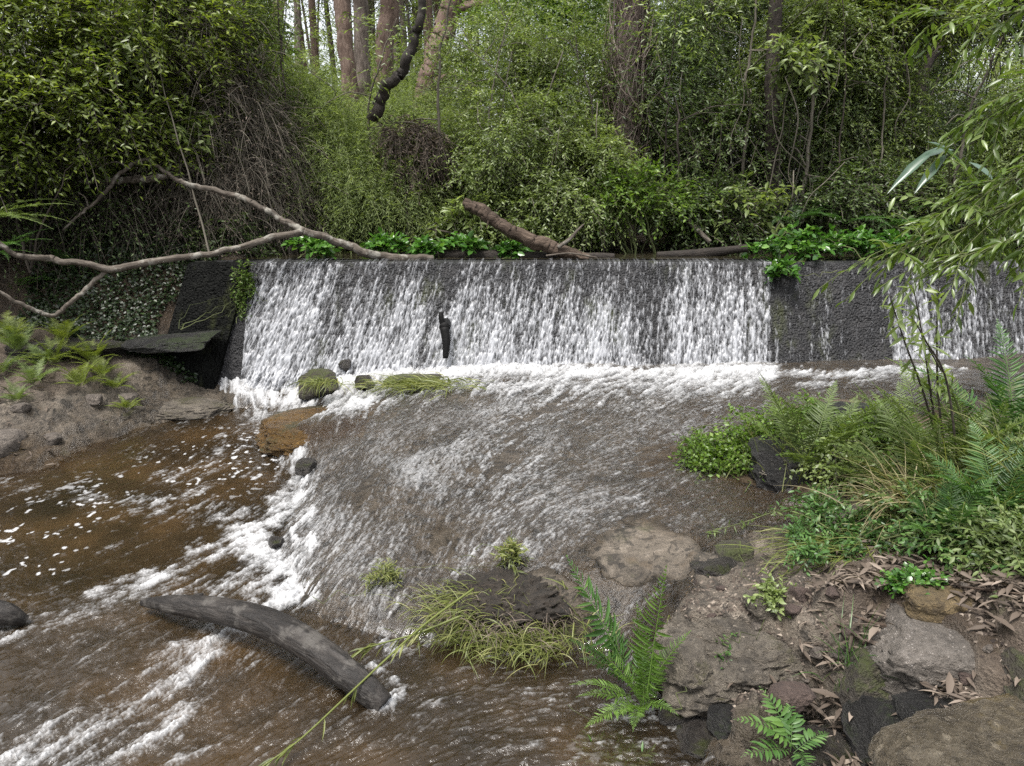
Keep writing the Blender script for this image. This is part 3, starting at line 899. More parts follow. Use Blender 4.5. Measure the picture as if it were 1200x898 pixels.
# right bank
rock('rock', 'black boulder half hidden by ferns on the right bank', rp(1000, 500, .56), (.28, .22, .17), 20, M_BLACK, cuts=9)
rock('rock', 'dark earthy rock under the bright creeping plant', rp(955, 548, .45), (.42, .26, .19), 21, M_BLACK, cuts=6, rough=.16)
rock('rock', 'small round pale stone at the end of the creeping plant', rp(1000, 612, .50), (.13, .1, .09), 22, M_PALE, sub=4)
rock('rock', 'flat yellow lichened rock on the right bank', rp(1120, 708, .55), (.21, .13, .07), 23, M_YEL, cuts=4, rz=-.15, rough=.12, e=4)
rock('rock', 'pale gritty conglomerate block under the yellow rock', rp(1112, 768, .37), (.36, .27, .16), 24, M_GRIT, cuts=5, rough=.14, rz=-.2, e=4.5, sub=6)
rock('rock', 'large wet brown slab in the bottom right corner', rp(1180, 925, .31), (.44, .26, .20), 25, M_MOSSW, cuts=6, rough=.12, rz=.35, e=4, sub=6)
rock('rock', 'broad pitted ledge block overhanging the creek on the right bank', rp(872, 756, .165), (.44, .32, .155), 26, M_LEDGE, cuts=4, rough=.20, rz=.05, e=6, sub=6)
rock('rock', 'pitted knob at the left end of the overhanging ledge', rp(806, 782, .165), (.13, .14, .10), 27, M_LEDGE, cuts=6, rough=.2)
rock('rock', 'loose black stone tucked under the overhanging ledge', rp(852, 848, .05), (.085, .08, .058), 28, M_BLACK, cuts=7)
rock('rock', 'flat dark stone slanting into the water below the ledge', rp(832, 868, -.04), (.17, .14, .07), 29, M_WETROCK, cuts=9, rz=-.5)
rock('rock', 'small wet stone wedged by the stems of the upright fern', rp(792, 838, -.02), (.08, .07, .06), 291, M_WETROCK, sub=4)
rock('rock', 'mossy dark block in the middle of the right bank', rp(1022, 802, .28), (.14, .12, .12), 30, M_MOSSY, cuts=9, rz=.3)
rock('rock', 'round black rock at the bottom of the picture beside the small fern', rp(1050, 872, .17), (.17, .16, .14), 31, M_BLACK, cuts=6)
rock('rock', 'angular black rock wedged between the gritty block and the corner slab', rp(1096, 838, .32), (.13, .12, .09), 32, M_BLACK, cuts=9)
rock('rock', 'dark wet rock below the small fern at the water edge', rp(962, 892, .02), (.14, .12, .10), 33, M_WETROCK, cuts=8)
rock('rock', 'tilted flat reddish stone standing among dead leaves', rp(942, 703, .45), (.075, .05, .07), 34, M_RED, cuts=10, tilt=(.5, .2), sub=4, sharp=.6)
rock('rock', 'pale angular stone left of the tilted reddish one', rp(903, 708, .40), (.12, .085, .05), 35, M_LEDGE, cuts=9)
rock('rock', 'dull red stone stuck under the ledge above the small fern', rp(928, 820, .20), (.09, .06, .06), 36, M_RED, cuts=9)
rock('rock', 'grey wet stone on the slab above the ledge', rp(838, 668, .32), (.12, .1, .05), 37, M_WETROCK, cuts=7)
rock('rock', 'wet greenish stone in the shallow corner beside the dome', rp(862, 648, .35), (.10, .09, .05), 38, M_MOSSY, cuts=7, sub=4)
rock('rock', 'rough pale rock at the right edge below the ground cover', rp(1205, 800, .48), (.13, .15, .11), 39, M_MOSSY, cuts=8)
rg = np.random.RandomState(8)
for i in range(26):
    px = rg.uniform(820, 1180); py = rg.uniform(660, 800); q = on_ground(px, py); s = rg.uniform(.012, .03)
    rock('pebble', 'small brown pebble lying on the right bank', q + np.array([0, 0, s * .3]), (s * 1.4, s * 1.1, s * .8), 300 + i, M_PALE if i % 3 else M_RED, sub=4, rz=rg.uniform(0, 6), cat='pebble', group='pebbles scattered over the right bank')

# ------------------------------------------------------------------ outlet stub on the weir face
k = NT('black_iron')
p = k.n('ShaderNodeBsdfPrincipled'); p.inputs['Base Color'].default_value = (.003, .003, .003, 1); p.inputs['Roughness'].default_value = .65; p.inputs['Specular IOR Level'].default_value = .2
k.l(k.bump(k.noise(k.coord(), 60, 4), .6, .01), p.inputs['Normal']); M_IRON = k.done(p.outputs[0])
fy_, fz_ = face_pt(0, .62)
ox = at_y(522, 400, 7.9)[0]
mb = MB()
limb(mb, [(ox, 8.05, .86), (ox, 7.86, .85), (ox + .005, 7.80, .84)], [.05, .055, .06], 12, 12, .04, 5)
limb(mb, [(ox - .01, 7.83, .84), (ox - .035, 7.83, .95), (ox - .03, 7.84, 1.0)], [.035, .03, .02], 10, 8, .05, 6)
limb(mb, [(ox, 7.80, .84), (ox + .02, 7.76, .68), (ox + .01, 7.73, .52)], [.05, .045, .03], 12, 8, .12, 7)
o = mb.build('outlet_pipe', M_IRON, weir)

# ------------------------------------------------------------------ logs and fallen branches
M_LOGWET = bark_mat('wet_dead_wood', (.005, .0045, .004), (.013, .011, .0095), (.045, .039, .034), (6, 6, 6), .5, .02, .3, patch=(.058, .053, .047))
M_GREYWOOD = bark_mat('lichened_grey_branch', (.018, .014, .011), (.068, .056, .044), (.18, .16, .135), (8, 20, 20), .85, .012, patch=(.19, .18, .155))
M_BROWNWOOD = bark_mat('rotten_brown_log', (.016, .011, .008), (.06, .042, .03), (.16, .12, .09), (10, 10, 10), .85, .03)
M_DARKWOOD = bark_mat('dark_wet_branch', (.006, .005, .004), (.018, .014, .011), (.05, .04, .032), (12, 12, 12), .7, .02)

lp = [at_z(px, py, z) for px, py, z in [(168, 706, .05), (205, 709, .10), (245, 714, .125), (290, 723, .14), (332, 739, .14), (370, 762, .125), (404, 788, .09), (430, 808, .05), (450, 826, .0)]]
mb = MB(); limb(mb, lp, [.022, .050, .062, .068, .072, .072, .069, .066, .062, .05], 260, 48, .05, 21, 5)
limb(mb, [lp[1] + np.array([.12, .0, .05]), lp[1] + np.array([.16, -.02, .075])], [.02, .008], 8, 8, .1, 3)
o = mb.build('log', M_LOGWET, None, lp[4]); tag(o, 'dark curved log lying across the stream in the foreground', 'log')
lp = [at_z(px, py, z) for px, py, z in [(-60, 712, .08), (-20, 716, .08), (8, 720, .06), (30, 728, .0)]]
mb = MB(); limb(mb, lp, [.07, .07, .06, .03], 60, 24, .06, 23, 5)
o = mb.build('log', M_LOGWET, None, lp[1]); tag(o, 'end of a dark log entering at the left edge of the stream', 'log')


def px_path(pts): return [at_y(a, b, Y) for a, b, Y in pts]


fb = px_path([(508, 303, 8.62), (470, 302, 8.58), (430, 297, 8.5), (395, 283, 8.4), (356, 271, 8.25)])
b1 = px_path([(356, 271, 8.25), (318, 279, 8.15), (285, 290, 8.05), (250, 297, 7.9), (190, 306, 7.7), (130, 314, 7.5), (90, 309, 7.35), (58, 303, 7.25), (28, 302, 7.1), (8, 292, 7.0), (-25, 262, 6.9)])
b2 = px_path([(356, 271, 8.25), (332, 258, 8.3), (297, 238, 8.35), (262, 225, 8.4), (216, 214, 8.45), (196, 203, 8.5), (172, 186, 8.5)])
b3 = px_path([(196, 207, 8.5), (170, 210, 8.55), (130, 212, 8.6), (90, 214, 8.7)])
b4 = px_path([(172, 186, 8.5), (152, 195, 8.4), (138, 206, 8.35), (128, 222, 8.3), (104, 244, 8.25), (88, 256, 8.2), (74, 270, 8.15)])
b5 = px_path([(128, 314, 7.5), (106, 334, 7.4), (84, 354, 7.3), (64, 369, 7.2), (40, 364, 7.1), (10, 348, 7.0), (-20, 335, 6.9)])
br = thing('fallen_branch', 'long pale forked dead branch fallen from the weir crest across the left bank', 'branch', fb[0])
mb = MB(); limb(mb, fb, [.04, .044, .046, .042, .04], 90, 18, .12, 31, wob=.03); mb.build('main_limb', M_GREYWOOD, br)
for nm, pts, r_, sd_ in (('side_limb', b1, [.036, .034, .033, .033, .034, .034, .032, .030, .026, .024, .02], 32), ('side_limb', b2, [.042, .036, .034, .03, .026, .022, .016], 33), ('side_limb', b3, [.03, .036, .036, .02], 34)):
    mb = MB(); limb(mb, pts, r_, 160, 14, .15, sd_, wob=.035)
    o = mb.build(nm, M_GREYWOOD, br)
    rg = np.random.RandomState(sd_)
    tw = MB()
    for i in range(9):
        a = smooth_path(pts, 50)[rg.randint(8, 46)]
        d = norm(rg.normal(size=3) * np.array([1, .6, 1])); L = rg.uniform(.08, .35)
        limb(tw, [a, a + d * L * .5 + rg.normal(size=3) * .02, a + d * L + np.array([0, 0, -.05])], [.009, .006, .003], 12, 5, .1, i)
    tw.build('twig', M_GREYWOOD, o)
mb = MB(); limb(mb, b4, [.016, .02, .02, .02, .017, .013, .008], 90, 10, .14, 35, wob=.04)
limb(mb, px_path([(150, 196, 8.4), (135, 190, 8.35), (112, 196, 8.3)]), [.014, .01, .005], 20, 6, .1, 5)
limb(mb, px_path([(104, 244, 8.25), (100, 232, 8.2), (92, 226, 8.2)]), [.01, .008, .004], 20, 6, .1, 6)
mb.build('pale_twig', M_GREYWOOD, br)
mb = MB(); limb(mb, b5, [.024, .024, .023, .022, .02, .018, .014], 90, 10, .12, 36, wob=.04); mb.build('low_limb', M_GREYWOOD, br)

cl = px_path([(544, 236, 8.95), (560, 246, 8.93), (585, 262, 8.9), (620, 280, 8.85), (655, 293, 8.8), (690, 303, 8.75)])
mb = MB(); limb(mb, cl, [.05, .075, .078, .082, .07, .05], 140, 24, .16, 41, 8, wob=.03)
limb(mb, px_path([(565, 250, 8.9), (572, 258, 8.86), (570, 268, 8.84)]), [.02, .015, .006], 14, 6, .1, 4)
o = mb.build('log', M_BROWNWOOD, None, cl[3]); tag(o, 'broken brown log propped up on the weir crest', 'log')
mb = MB(); limb(mb, px_path([(654, 290, 8.7), (668, 280, 8.7), (676, 271, 8.7), (684, 263, 8.7)]), [.022, .02, .016, .008], 30, 8, .12, 42)
o = mb.build('stick', M_GREYWOOD, None, at_y(668, 280, 8.7)); tag(o, 'pale grey stick standing against the propped brown log', 'stick')
for lab, pts, r_ in (('dark log lying flat along the weir crest beneath the propped log', [(455, 301, 9.0), (540, 299, 9.0), (640, 302, 8.95), (720, 301, 8.9)], [.05, .07, .075, .04]),
                     ('dark waterlogged log lying behind the right half of the weir crest', [(770, 300, 9.1), (820, 297, 9.1), (875, 291, 9.2)], [.05, .06, .05])):
    pp = px_path(pts); mb = MB(); limb(mb, pp, r_, 80, 14, .12, 43)
    o = mb.build('log', M_DARKWOOD, None, pp[1]); tag(o, lab, 'log')
for i, (pts, r_, lab) in enumerate([([(640, 300, 8.6), (668, 297, 8.6), (700, 302, 8.6)], [.012, .01, .006], 'short twig caught on the crest beside the brown log'),
                               ([(500, 268, 9.4), (530, 273, 9.4), (552, 279, 9.3)], [.012, .011, .007], 'thin grey stick lying over the leafy plants on the crest'),
                               ([(800, 254, 9.6), (815, 268, 9.5), (832, 284, 9.4)], [.025, .03, .03], 'mottled white stick leaning down to the pond right of the log'),
                               ([(690, 203, 10), (705, 209, 9.9), (722, 213, 9.8)], [.01, .012, .008], 'pale broken twig hanging in the central thicket')]):
    pp = px_path(pts); mb = MB(); limb(mb, pp, r_, 30, 8, .12, 60 + i); o = mb.build('stick', M_GREYWOOD, None, pp[1]); tag(o, lab, 'stick')
lb = px_path([(436, 140, 9.9), (447, 118, 9.8), (457, 100, 9.75), (473, 76, 9.7), (486, 46, 9.7), (494, 15, 9.7), (499, -40, 9.75)])
mb = MB(); limb(mb, lb, [.075, .075, .068, .062, .056, .05, .042], 90, 14, .12, 51, wob=.07); limb(mb, px_path([(458, 99, 9.75), (464, 90, 9.7), (471, 88, 9.65)]), [.04, .03, .016], 12, 8, .1, 3)
limb(mb, px_path([(486, 46, 9.7), (480, 30, 9.7), (478, 12, 9.7)]), [.024, .016, .008], 12, 8, .1, 3)
o = mb.build('leaning_branch', M_DARKWOOD, None, lb[0]); tag(o, 'dark bare branch leaning among the gum trunks', 'branch')
# ------------------------------------------------------------------ plants
L_OLIVE = leaf_mat('olive_leaf', (.036, .060, .008), (.12, .165, .022), (.28, .335, .07), .42, .40)
L_WISP = leaf_mat('wispy_leaf', (.085, .118, .034), (.18, .235, .076), (.31, .37, .15), .48, .5)
L_GREY = leaf_mat('grey_green_leaf', (.05, .074, .021), (.145, .195, .056), (.30, .36, .15), .42, .38)
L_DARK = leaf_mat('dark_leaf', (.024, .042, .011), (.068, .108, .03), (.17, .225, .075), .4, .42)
L_BRIGHT = leaf_mat('bright_leaf', (.035, .065, .008), (.09, .165, .02), (.19, .28, .05), .42, .42)
L_LANCE = leaf_mat('yellow_lance_leaf', (.038, .068, .011), (.09, .142, .024), (.19, .25, .075), .42, .33, .6)
L_WATER = leaf_mat('glossy_leaf', (.022, .060, .010), (.055, .145, .022), (.15, .28, .06), .35, .28, .6)
L_FERN = leaf_mat('fern_leaf', (.02, .052, .012), (.055, .125, .028), (.13, .23, .055), .35, .42)
L_FERNP = leaf_mat('pale_fern_leaf', (.045, .070, .018), (.105, .15, .04), (.20, .26, .09), .40, .5)
L_FERNY = leaf_mat('yellow_fern_leaf', (.06, .085, .012), (.14, .18, .03), (.25, .28, .07), .42, .5)
L_DRY = leaf_mat('dead_leaf', (.032, .024, .018), (.088, .068, .052), (.22, .18, .145), .12, .7, .3)
L_DEADBUSH = leaf_mat('dead_bush_leaf', (.04, .03, .024), (.10, .078, .062), (.21, .17, .14), .15, .8, .2)
L_GRASS = leaf_mat('grass_blade', (.055, .070, .014), (.13, .155, .035), (.27, .26, .10), .35, .5)
M_STEM = bark_mat('brown_stem', (.012, .010, .008), (.035, .028, .022), (.11, .095, .075), (20, 20, 8), .85, .008)
M_PSTEM = bark_mat('pale_stem', (.035, .030, .023), (.09, .08, .062), (.20, .18, .145), (20, 20, 8), .85, .008)
M_GSTEM = bark_mat('green_stem', (.03, .04, .012), (.07, .085, .028), (.14, .15, .06), (20, 20, 8), .6, .006)
UP = np.array([0, 0, 1.0])


def foliage(mb, tw, rg, c, r, nC=60, nT=12, nL=10, tl=.35, ll=.055, lw=.02, tmpl=KITE, up=.15, droop=.3, shell=.55, spread=.7, lup=1., twr=.0035, low=-.55, jit=.18, rag=.3, tw_keep=1.0, tonev=.17, side=.8):
    """leafy sprays filling an uneven crown; returns cluster centres"""
    r = np.asarray(r, float)
    d = norm(rg.normal(size=(nC * 3, 3))); d = d[d[:, 2] > low][:nC]; nC = len(d)
    rad = shell + (1 - shell) * rg.rand(nC) ** .6
    env = 1 + rag * fbm3(d * 1.7 + rg.uniform(0, 20, 3), 3, 5) * 1.6
    cc = c + d * (rad * env)[:, None] * r
    ctone = rg.normal(0, .11, nC)
    n = nC * nT
    ci = np.repeat(np.arange(nC), nT)
    s = cc[ci] + rg.normal(size=(n, 3)) * jit * r
    D = norm(d[ci] * .7 + rg.normal(size=(n, 3)) * spread + np.array([0, 0, up]))
    L = tl * rg.uniform(.55, 1.3, n); dr = droop * rg.uniform(.5, 1.5, n)
    if tw is not None:
        kk = rg.rand(n) < tw_keep
        t = np.linspace(0, 1, 5)[None, :, None]
        P = s[kk][:, None] + L[kk][:, None, None] * (D[kk][:, None] * t - (dr[kk][:, None, None] * t ** 2) * UP)
        btubes(tw, P, twr * np.linspace(1.3, .5, 5)[None] * rg.uniform(.6, 1.5, (kk.sum(), 1)), 3, np.clip(rg.normal(.5, .25, kk.sum()), 0, 1))
    if nL:
        ti = np.tile(np.linspace(.12, 1., nL), n) + rg.uniform(-.03, .03, n * nL)
        i = np.repeat(np.arange(n), nL)
        P = s[i] + L[i, None] * (D[i] * ti[:, None] - (dr[i] * ti ** 2)[:, None] * UP)
        T = norm(D[i] - (2 * dr[i] * ti)[:, None] * UP)
        B = norm(np.cross(T, UP) + 1e-4)
        sg = np.where(np.arange(n * nL) % 2 == 0, 1, -1) * rg.uniform(.5, 1.2, n * nL)
        LD = norm(T * .7 + B * (sg * side)[:, None] + rg.normal(size=(n * nL, 3)) * .28)
        N = norm(UP * lup + rg.normal(size=(n * nL, 3)) * .55 + d[ci][i] * .35)
        sc = rg.uniform(.6, 1.25, n * nL)
        tn = np.clip(.42 + ctone[ci][i] + rg.normal(0, tonev, n * nL) + (rg.rand(n * nL) < .05) * .3, 0, 1)
        leaves(mb, P, LD, N, ll * sc, lw * sc, tmpl, tn)
    return cc


def branches(mb, rg, base, cc, r0=.03, nb=5, tone=.5, frac=1.0):
    n = max(2, int(len(cc) * frac)); cc = cc[rg.permutation(len(cc))[:n]]
    b = base + rg.normal(size=(nb, 3)) * np.array([.25, .25, .02]); g = rg.randint(0, nb, n)
    p0 = b[g]; hgt = (cc[:, 2] - p0[:, 2])[:, None]
    m = p0 * .55 + cc * .45 + np.array([0, 0, 1]) * hgt * .22 + rg.normal(size=(n, 3)) * .12
    t = np.linspace(0, 1, 10)[None, :, None]
    P = (1 - t) ** 2 * p0[:, None] + 2 * t * (1 - t) * m[:, None] + t ** 2 * cc[:, None]
    P = P + rg.normal(size=P.shape) * .015
    btubes(mb, P, r0 * np.linspace(1, .18, 10)[None] * rg.uniform(.35, 1, (n, 1)), 5, np.clip(rg.normal(tone, .2, n), 0, 1))


KINDS = {
    'olive': dict(leaf=L_OLIVE, stem=M_STEM, nC=75, nT=22, nL=10, jit=.12, rag=.45, tl=.34, ll=.072, lw=.028, up=.1, droop=.35, tmpl=KITE),
    'grey': dict(leaf=L_GREY, stem=M_PSTEM, nC=85, nT=25, nL=11, jit=.12, rag=.45, tl=.36, ll=.055, lw=.021, tw_keep=.35, twr=.0025, up=.0, droop=.5),
    'wisp': dict(leaf=L_WISP, stem=M_GSTEM, nC=130, nT=20, nL=15, tl=.50, ll=.062, lw=.0085, up=.35, droop=.75, side=.6, lup=.4, twr=.002, tw_keep=.4),
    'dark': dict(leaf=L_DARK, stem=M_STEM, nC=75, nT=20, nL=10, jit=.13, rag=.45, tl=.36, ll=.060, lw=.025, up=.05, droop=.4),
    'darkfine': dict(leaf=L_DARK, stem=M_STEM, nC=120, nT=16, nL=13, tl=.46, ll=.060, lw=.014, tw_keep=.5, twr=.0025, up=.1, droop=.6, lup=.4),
    'bright': dict(leaf=L_BRIGHT, stem=M_GSTEM, nC=60, nT=10, nL=9, tl=.28, ll=.065, lw=.03, up=.2, droop=.3),
    'thicket': dict(leaf=L_DEADBUSH, stem=M_PSTEM, nC=150, nT=30, nL=3, tl=.42, ll=.04, lw=.012, up=-.05, droop=.6, twr=.0022, spread=1.3),
    'darkthicket': dict(leaf=L_DARK, stem=M_STEM, nC=90, nT=18, nL=6, tl=.5, ll=.05, lw=.02, up=-.1, droop=.6, twr=.003, spread=1.1),
    'broad': dict(leaf=L_GREY, stem=M_PSTEM, nC=16, nT=5, nL=6, tl=.28, ll=.12, lw=.042, tmpl=LANCE, up=.2, droop=.6, shell=.3, twr=.003),
    'deadbush': dict(leaf=L_DEADBUSH, stem=M_STEM, nC=40, nT=16, nL=12, tl=.3, ll=.06, lw=.012, up=-.2, droop=1.0, lup=.2),
}


def shrub(kind, label, px, py, Y, rx, ry, seed, name='shrub', cat='shrub', group=None, dens=1., base=None, stem_frac=.22, rdep=None, r0=.018, **ov):
    kd = dict(KINDS[kind]); kd.update(ov)
    leaf, stem = kd.pop('leaf'), kd.pop('stem')
    rg = np.random.RandomState(seed)
    c = at_y(px, py, Y); m = mpp(Y, c[2])
    r = np.array([rx * m, rdep or min(rx, ry * 1.2) * m * .8, ry * m])
    kd['nC'] = int(kd['nC'] * dens)
    if base is None:
        bx = c[0]; by = max(Y, 9.0) if c[0] > -3 else Y + .1
        base = np.array([bx, by, gz(bx, by) - .05])
    t = thing(name, label, cat, base, group)
    lf, tw = MB(), MB()
    cc = foliage(lf, tw, rg, c, r, **kd)
    branches(tw, rg, np.array(base), cc, r0, 5, .5, stem_frac)
    lf.build('foliage', leaf, t, smooth=False)
    tw.build('stem', stem, t)
    return t


SHRUBS = [
    # back row, closing the view high up
    ('grey', 'tall grey green crown behind the upper mound of vines', 640, 60, 15.0, 110, 95),
    ('grey', 'tall grey green crown behind the vine clad trunk', 770, 40, 15.5, 110, 110),
    ('darkfine', 'tall dark crown between the two right hand trunks far back', 880, 70, 15.0, 110, 120),
    ('dark', 'tall dark crown behind the pale leaved creeper bush', 1000, 60, 15.0, 105, 110),
    ('darkfine', 'tall dark thicket far back below the gap of sky', 1100, 185, 15.0, 120, 75),
    ('grey', 'tall dull crown far back at the right edge of the picture', 1215, 120, 14.5, 60, 150),
    ('olive', 'tall olive crown far back above the gap of sky', 1130, -10, 15.0, 120, 60),
    ('wisp', 'pale feathery crown far back between the gum trunks', 470, 150, 17.0, 75, 55),
    ('wisp', 'pale feathery crown far back at the foot of the slim gum', 350, 145, 17.0, 65, 50),
    ('olive', 'tall olive crown far back over the dead vine thicket', 240, 50, 13.0, 75, 110),
    ('dark', 'dark crown closing the top right corner behind the lance leaves', 1185, 10, 12.5, 60, 45),
    ('darkfine', 'dark crown left of the gap of sky', 1050, 70, 13.0, 55, 70),
    ('bright', 'bright green sapling beside the patch of sky at the upper left', 305, 75, 12.0, 32, 55),

    # left bank: olive broad-leaved mass
    ('olive', 'olive green broad leaved bush filling the top left corner', 30, 40, 8.8, 120, 95),
    ('olive', 'olive green bush reaching highest on the left bank', 150, 30, 9.3, 110, 90),
    ('olive', 'olive bush with yellowish sprays in the middle of the left bank', 95, 140, 8.9, 120, 80),
    ('olive', 'olive leaved bush leaning out above the fern fronds at the left edge', 0, 165, 8.3, 85, 75),
    ('olive', 'sparse olive bush beside the dead vine thicket', 195, 110, 9.6, 70, 100),
    ('grey', 'grey green bush crowning the dead vine thicket', 245, 25, 10.2, 75, 70),
    ('thicket', 'tangled curtain of dead grey vines draped over the left bank', 262, 170, 9.6, 75, 120),
    ('thicket', 'lower tangle of dead brown vines behind the forked branch', 225, 250, 9.5, 85, 70),
    ('thicket', 'dead vine tangle spilling toward the wispy bush', 312, 255, 10.0, 50, 65),
    ('darkthicket', 'dark twiggy undergrowth under the olive bushes', 60, 240, 9.0, 100, 60),
    ('darkthicket', 'dark twiggy undergrowth behind the pale twig', 150, 265, 9.2, 90, 55),
    ('darkthicket', 'dark undergrowth at the left edge above the ferns', -10, 290, 8.6, 80, 60),
    ('dark', 'dark leafy shrub in the shade beside the wing wall', 250, 300, 9.3, 55, 40),
    ('dark', 'dark bush deep in the shade left of the dead vines', 120, 215, 9.9, 110, 80),
    # wispy pale bushes left of centre
    ('wisp', 'tall wispy pale green bush left of the gum trunks', 345, 160, 11.2, 50, 72),
    ('wisp', 'broad wispy light green bush drooping over the pond', 392, 205, 10.4, 75, 80),
    ('wisp', 'low wispy bush beneath the dead brown bush', 452, 245, 10.2, 62, 45),
    ('wisp', 'wispy green bush behind the dead brown bush', 470, 165, 12.0, 70, 45),
    ('wisp', 'feathery bush between the dead brown bush and the vine mound', 525, 215, 10.8, 40, 70),
    ('deadbush', 'small dead bush hung with brown leaves', 485, 182, 10.0, 33, 38),
    # central mound
    ('grey', 'large grey green vine covered mound in the centre', 600, 190, 10.4, 88, 75),
    ('grey', 'upper grey green mound of vines behind the centre one', 590, 90, 12.2, 80, 58),
    ('grey', 'rounded grey green bush between the mound and the vine clad trunk', 672, 130, 11.4, 75, 80),
    ('grey', 'low dense bush behind the propped log', 600, 262, 9.9, 80, 38),
    ('grey', 'drooping grey green bush above the stick and log', 680, 215, 10.1, 58, 55),
    ('bright', 'bright green sapling crown above the central mound', 620, 15, 13.5, 80, 40),
    ('bright', 'sunlit bright green crown left of the vine clad trunk', 695, 25, 13.0, 55, 45),
    # right side, darker
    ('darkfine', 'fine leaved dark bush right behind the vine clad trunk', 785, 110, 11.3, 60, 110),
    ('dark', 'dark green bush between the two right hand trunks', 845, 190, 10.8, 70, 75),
    ('grey', 'grey green creeper mass high between the right hand trunks', 835, 50, 12.2, 85, 70),
    ('bright', 'low spreading bright green bush on the pond edge', 748, 238, 9.7, 62, 34),
    ('dark', 'shaded low bush right of the bright green one', 835, 262, 10.0, 60, 36),
    ('grey', 'leafy creeper bush with pale leaves hanging right of the dark trunk', 960, 70, 10.6, 70, 65),
    ('darkfine', 'dark fine leaved bush below the pale creeper', 960, 170, 10.9, 65, 75),
    ('grey', 'dull green bush in the shade of the right trees', 1020, 165, 10.8, 60, 75),
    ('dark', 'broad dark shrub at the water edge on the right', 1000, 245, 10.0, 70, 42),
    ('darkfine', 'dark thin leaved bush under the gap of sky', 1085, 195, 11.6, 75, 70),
    ('olive', 'olive crown spreading across the top right', 1045, 15, 10.8, 95, 50),
    ('dark', 'dark shrub behind the yellow leaved branches', 1130, 265, 10.0, 85, 50),
    ('grey', 'dull green bush at the far right edge', 1210, 190, 10.6, 60, 110),
    ('darkfine', 'dark thin crown at the top edge right of the vine clad trunk', 900, 10, 12.5, 75, 60),
    ('darkfine', 'thin dark bush filling the gap behind the central log', 760, 190, 11.8, 70, 70),
    ('broad', 'broad pale leaved sapling among the olive bushes at the top left', 165, 65, 8.7, 32, 40),
    ('broad', 'broad leaved sapling hanging over the dead vine thicket', 215, 165, 9.0, 26, 36),
    ('broad', 'pale broad leaved spray near the top of the right thicket', 935, 75, 9.6, 30, 34),
    ('broad', 'broad leaved sapling in the centre behind the mound of vines', 650, 130, 10.6, 34, 30),
    ('broad', 'broad leaved plant low in the shade right of the bright low bush', 880, 250, 9.6, 36, 30),
    ('broad', 'broad leaved sapling below the dead brown bush', 540, 262, 9.6, 26, 22),
]
for i, (kd, lab, px, py, Y, rx, ry) in enumerate(SHRUBS):
    shrub(kd, lab, px, py, Y, rx, ry, 500 + i)

# ------------------------------------------------------------------ trees
M_GUM = bark_mat('gum_bark', (.035, .027, .021), (.11, .088, .072), (.25, .21, .18), (3.5, 9, 1.6), .85, .03)
M_GUMR = bark_mat('red_gum_bark', (.035, .022, .016), (.115, .078, .06), (.25, .19, .155), (3.2, 8, 1.2), .85, .03)
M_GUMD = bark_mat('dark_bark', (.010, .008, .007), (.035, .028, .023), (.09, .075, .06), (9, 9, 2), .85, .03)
L_GUM = leaf_mat('gum_leaf', (.030, .042, .018), (.075, .095, .040), (.16, .185, .08), .35, .4)
TREES = [
    # label, trunk path in px, Y, radius px, bark, crown centre px offset (z), crown radius m
    ('slim reddish gum at the upper left beside the patch of sky', [(318, 150), (322, 60), (330, -40), (334, -160)], 17, 7, M_GUMR),
    ('thin grey gum next to the slim reddish one', [(352, 150), (350, 60), (346, -60), (350, -170)], 19, 4, M_GUM),
    ('straight red barked gum left of the leaning dark branch', [(412, 150), (406, 60), (398, -20), (392, -140)], 15.5, 9, M_GUMR),
    ('grey stringy gum trunk touching the straight red one', [(428, 150), (425, 60), (422, -30), (424, -150)], 16.5, 8, M_GUM),
    ('pale peeling gum behind the leaning dark branch', [(446, 150), (451, 60), (457, -20), (461, -160)], 18, 11, M_GUMR),
    ('stout leaning gum with a side limb at the top centre', [(496, 130), (507, 80), (520, 35), (542, -25), (564, -120)], 14.5, 13, M_GUMR),
    ('dead straight trunk wrapped in grey vines right of the centre', [(731, 215), (733, 150), (737, 70), (743, -30), (748, -150)], 10.9, 14, M_GUM),
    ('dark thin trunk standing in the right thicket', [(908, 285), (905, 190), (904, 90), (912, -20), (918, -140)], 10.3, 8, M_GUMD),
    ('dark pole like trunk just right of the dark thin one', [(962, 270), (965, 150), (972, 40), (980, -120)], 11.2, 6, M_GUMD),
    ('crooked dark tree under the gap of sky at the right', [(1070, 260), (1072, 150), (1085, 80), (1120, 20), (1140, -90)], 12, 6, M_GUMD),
    ('dark trunk in the shade behind the bright low bush', [(826, 260), (822, 150), (830, 40), (832, -120)], 11.6, 7, M_GUMD),
]
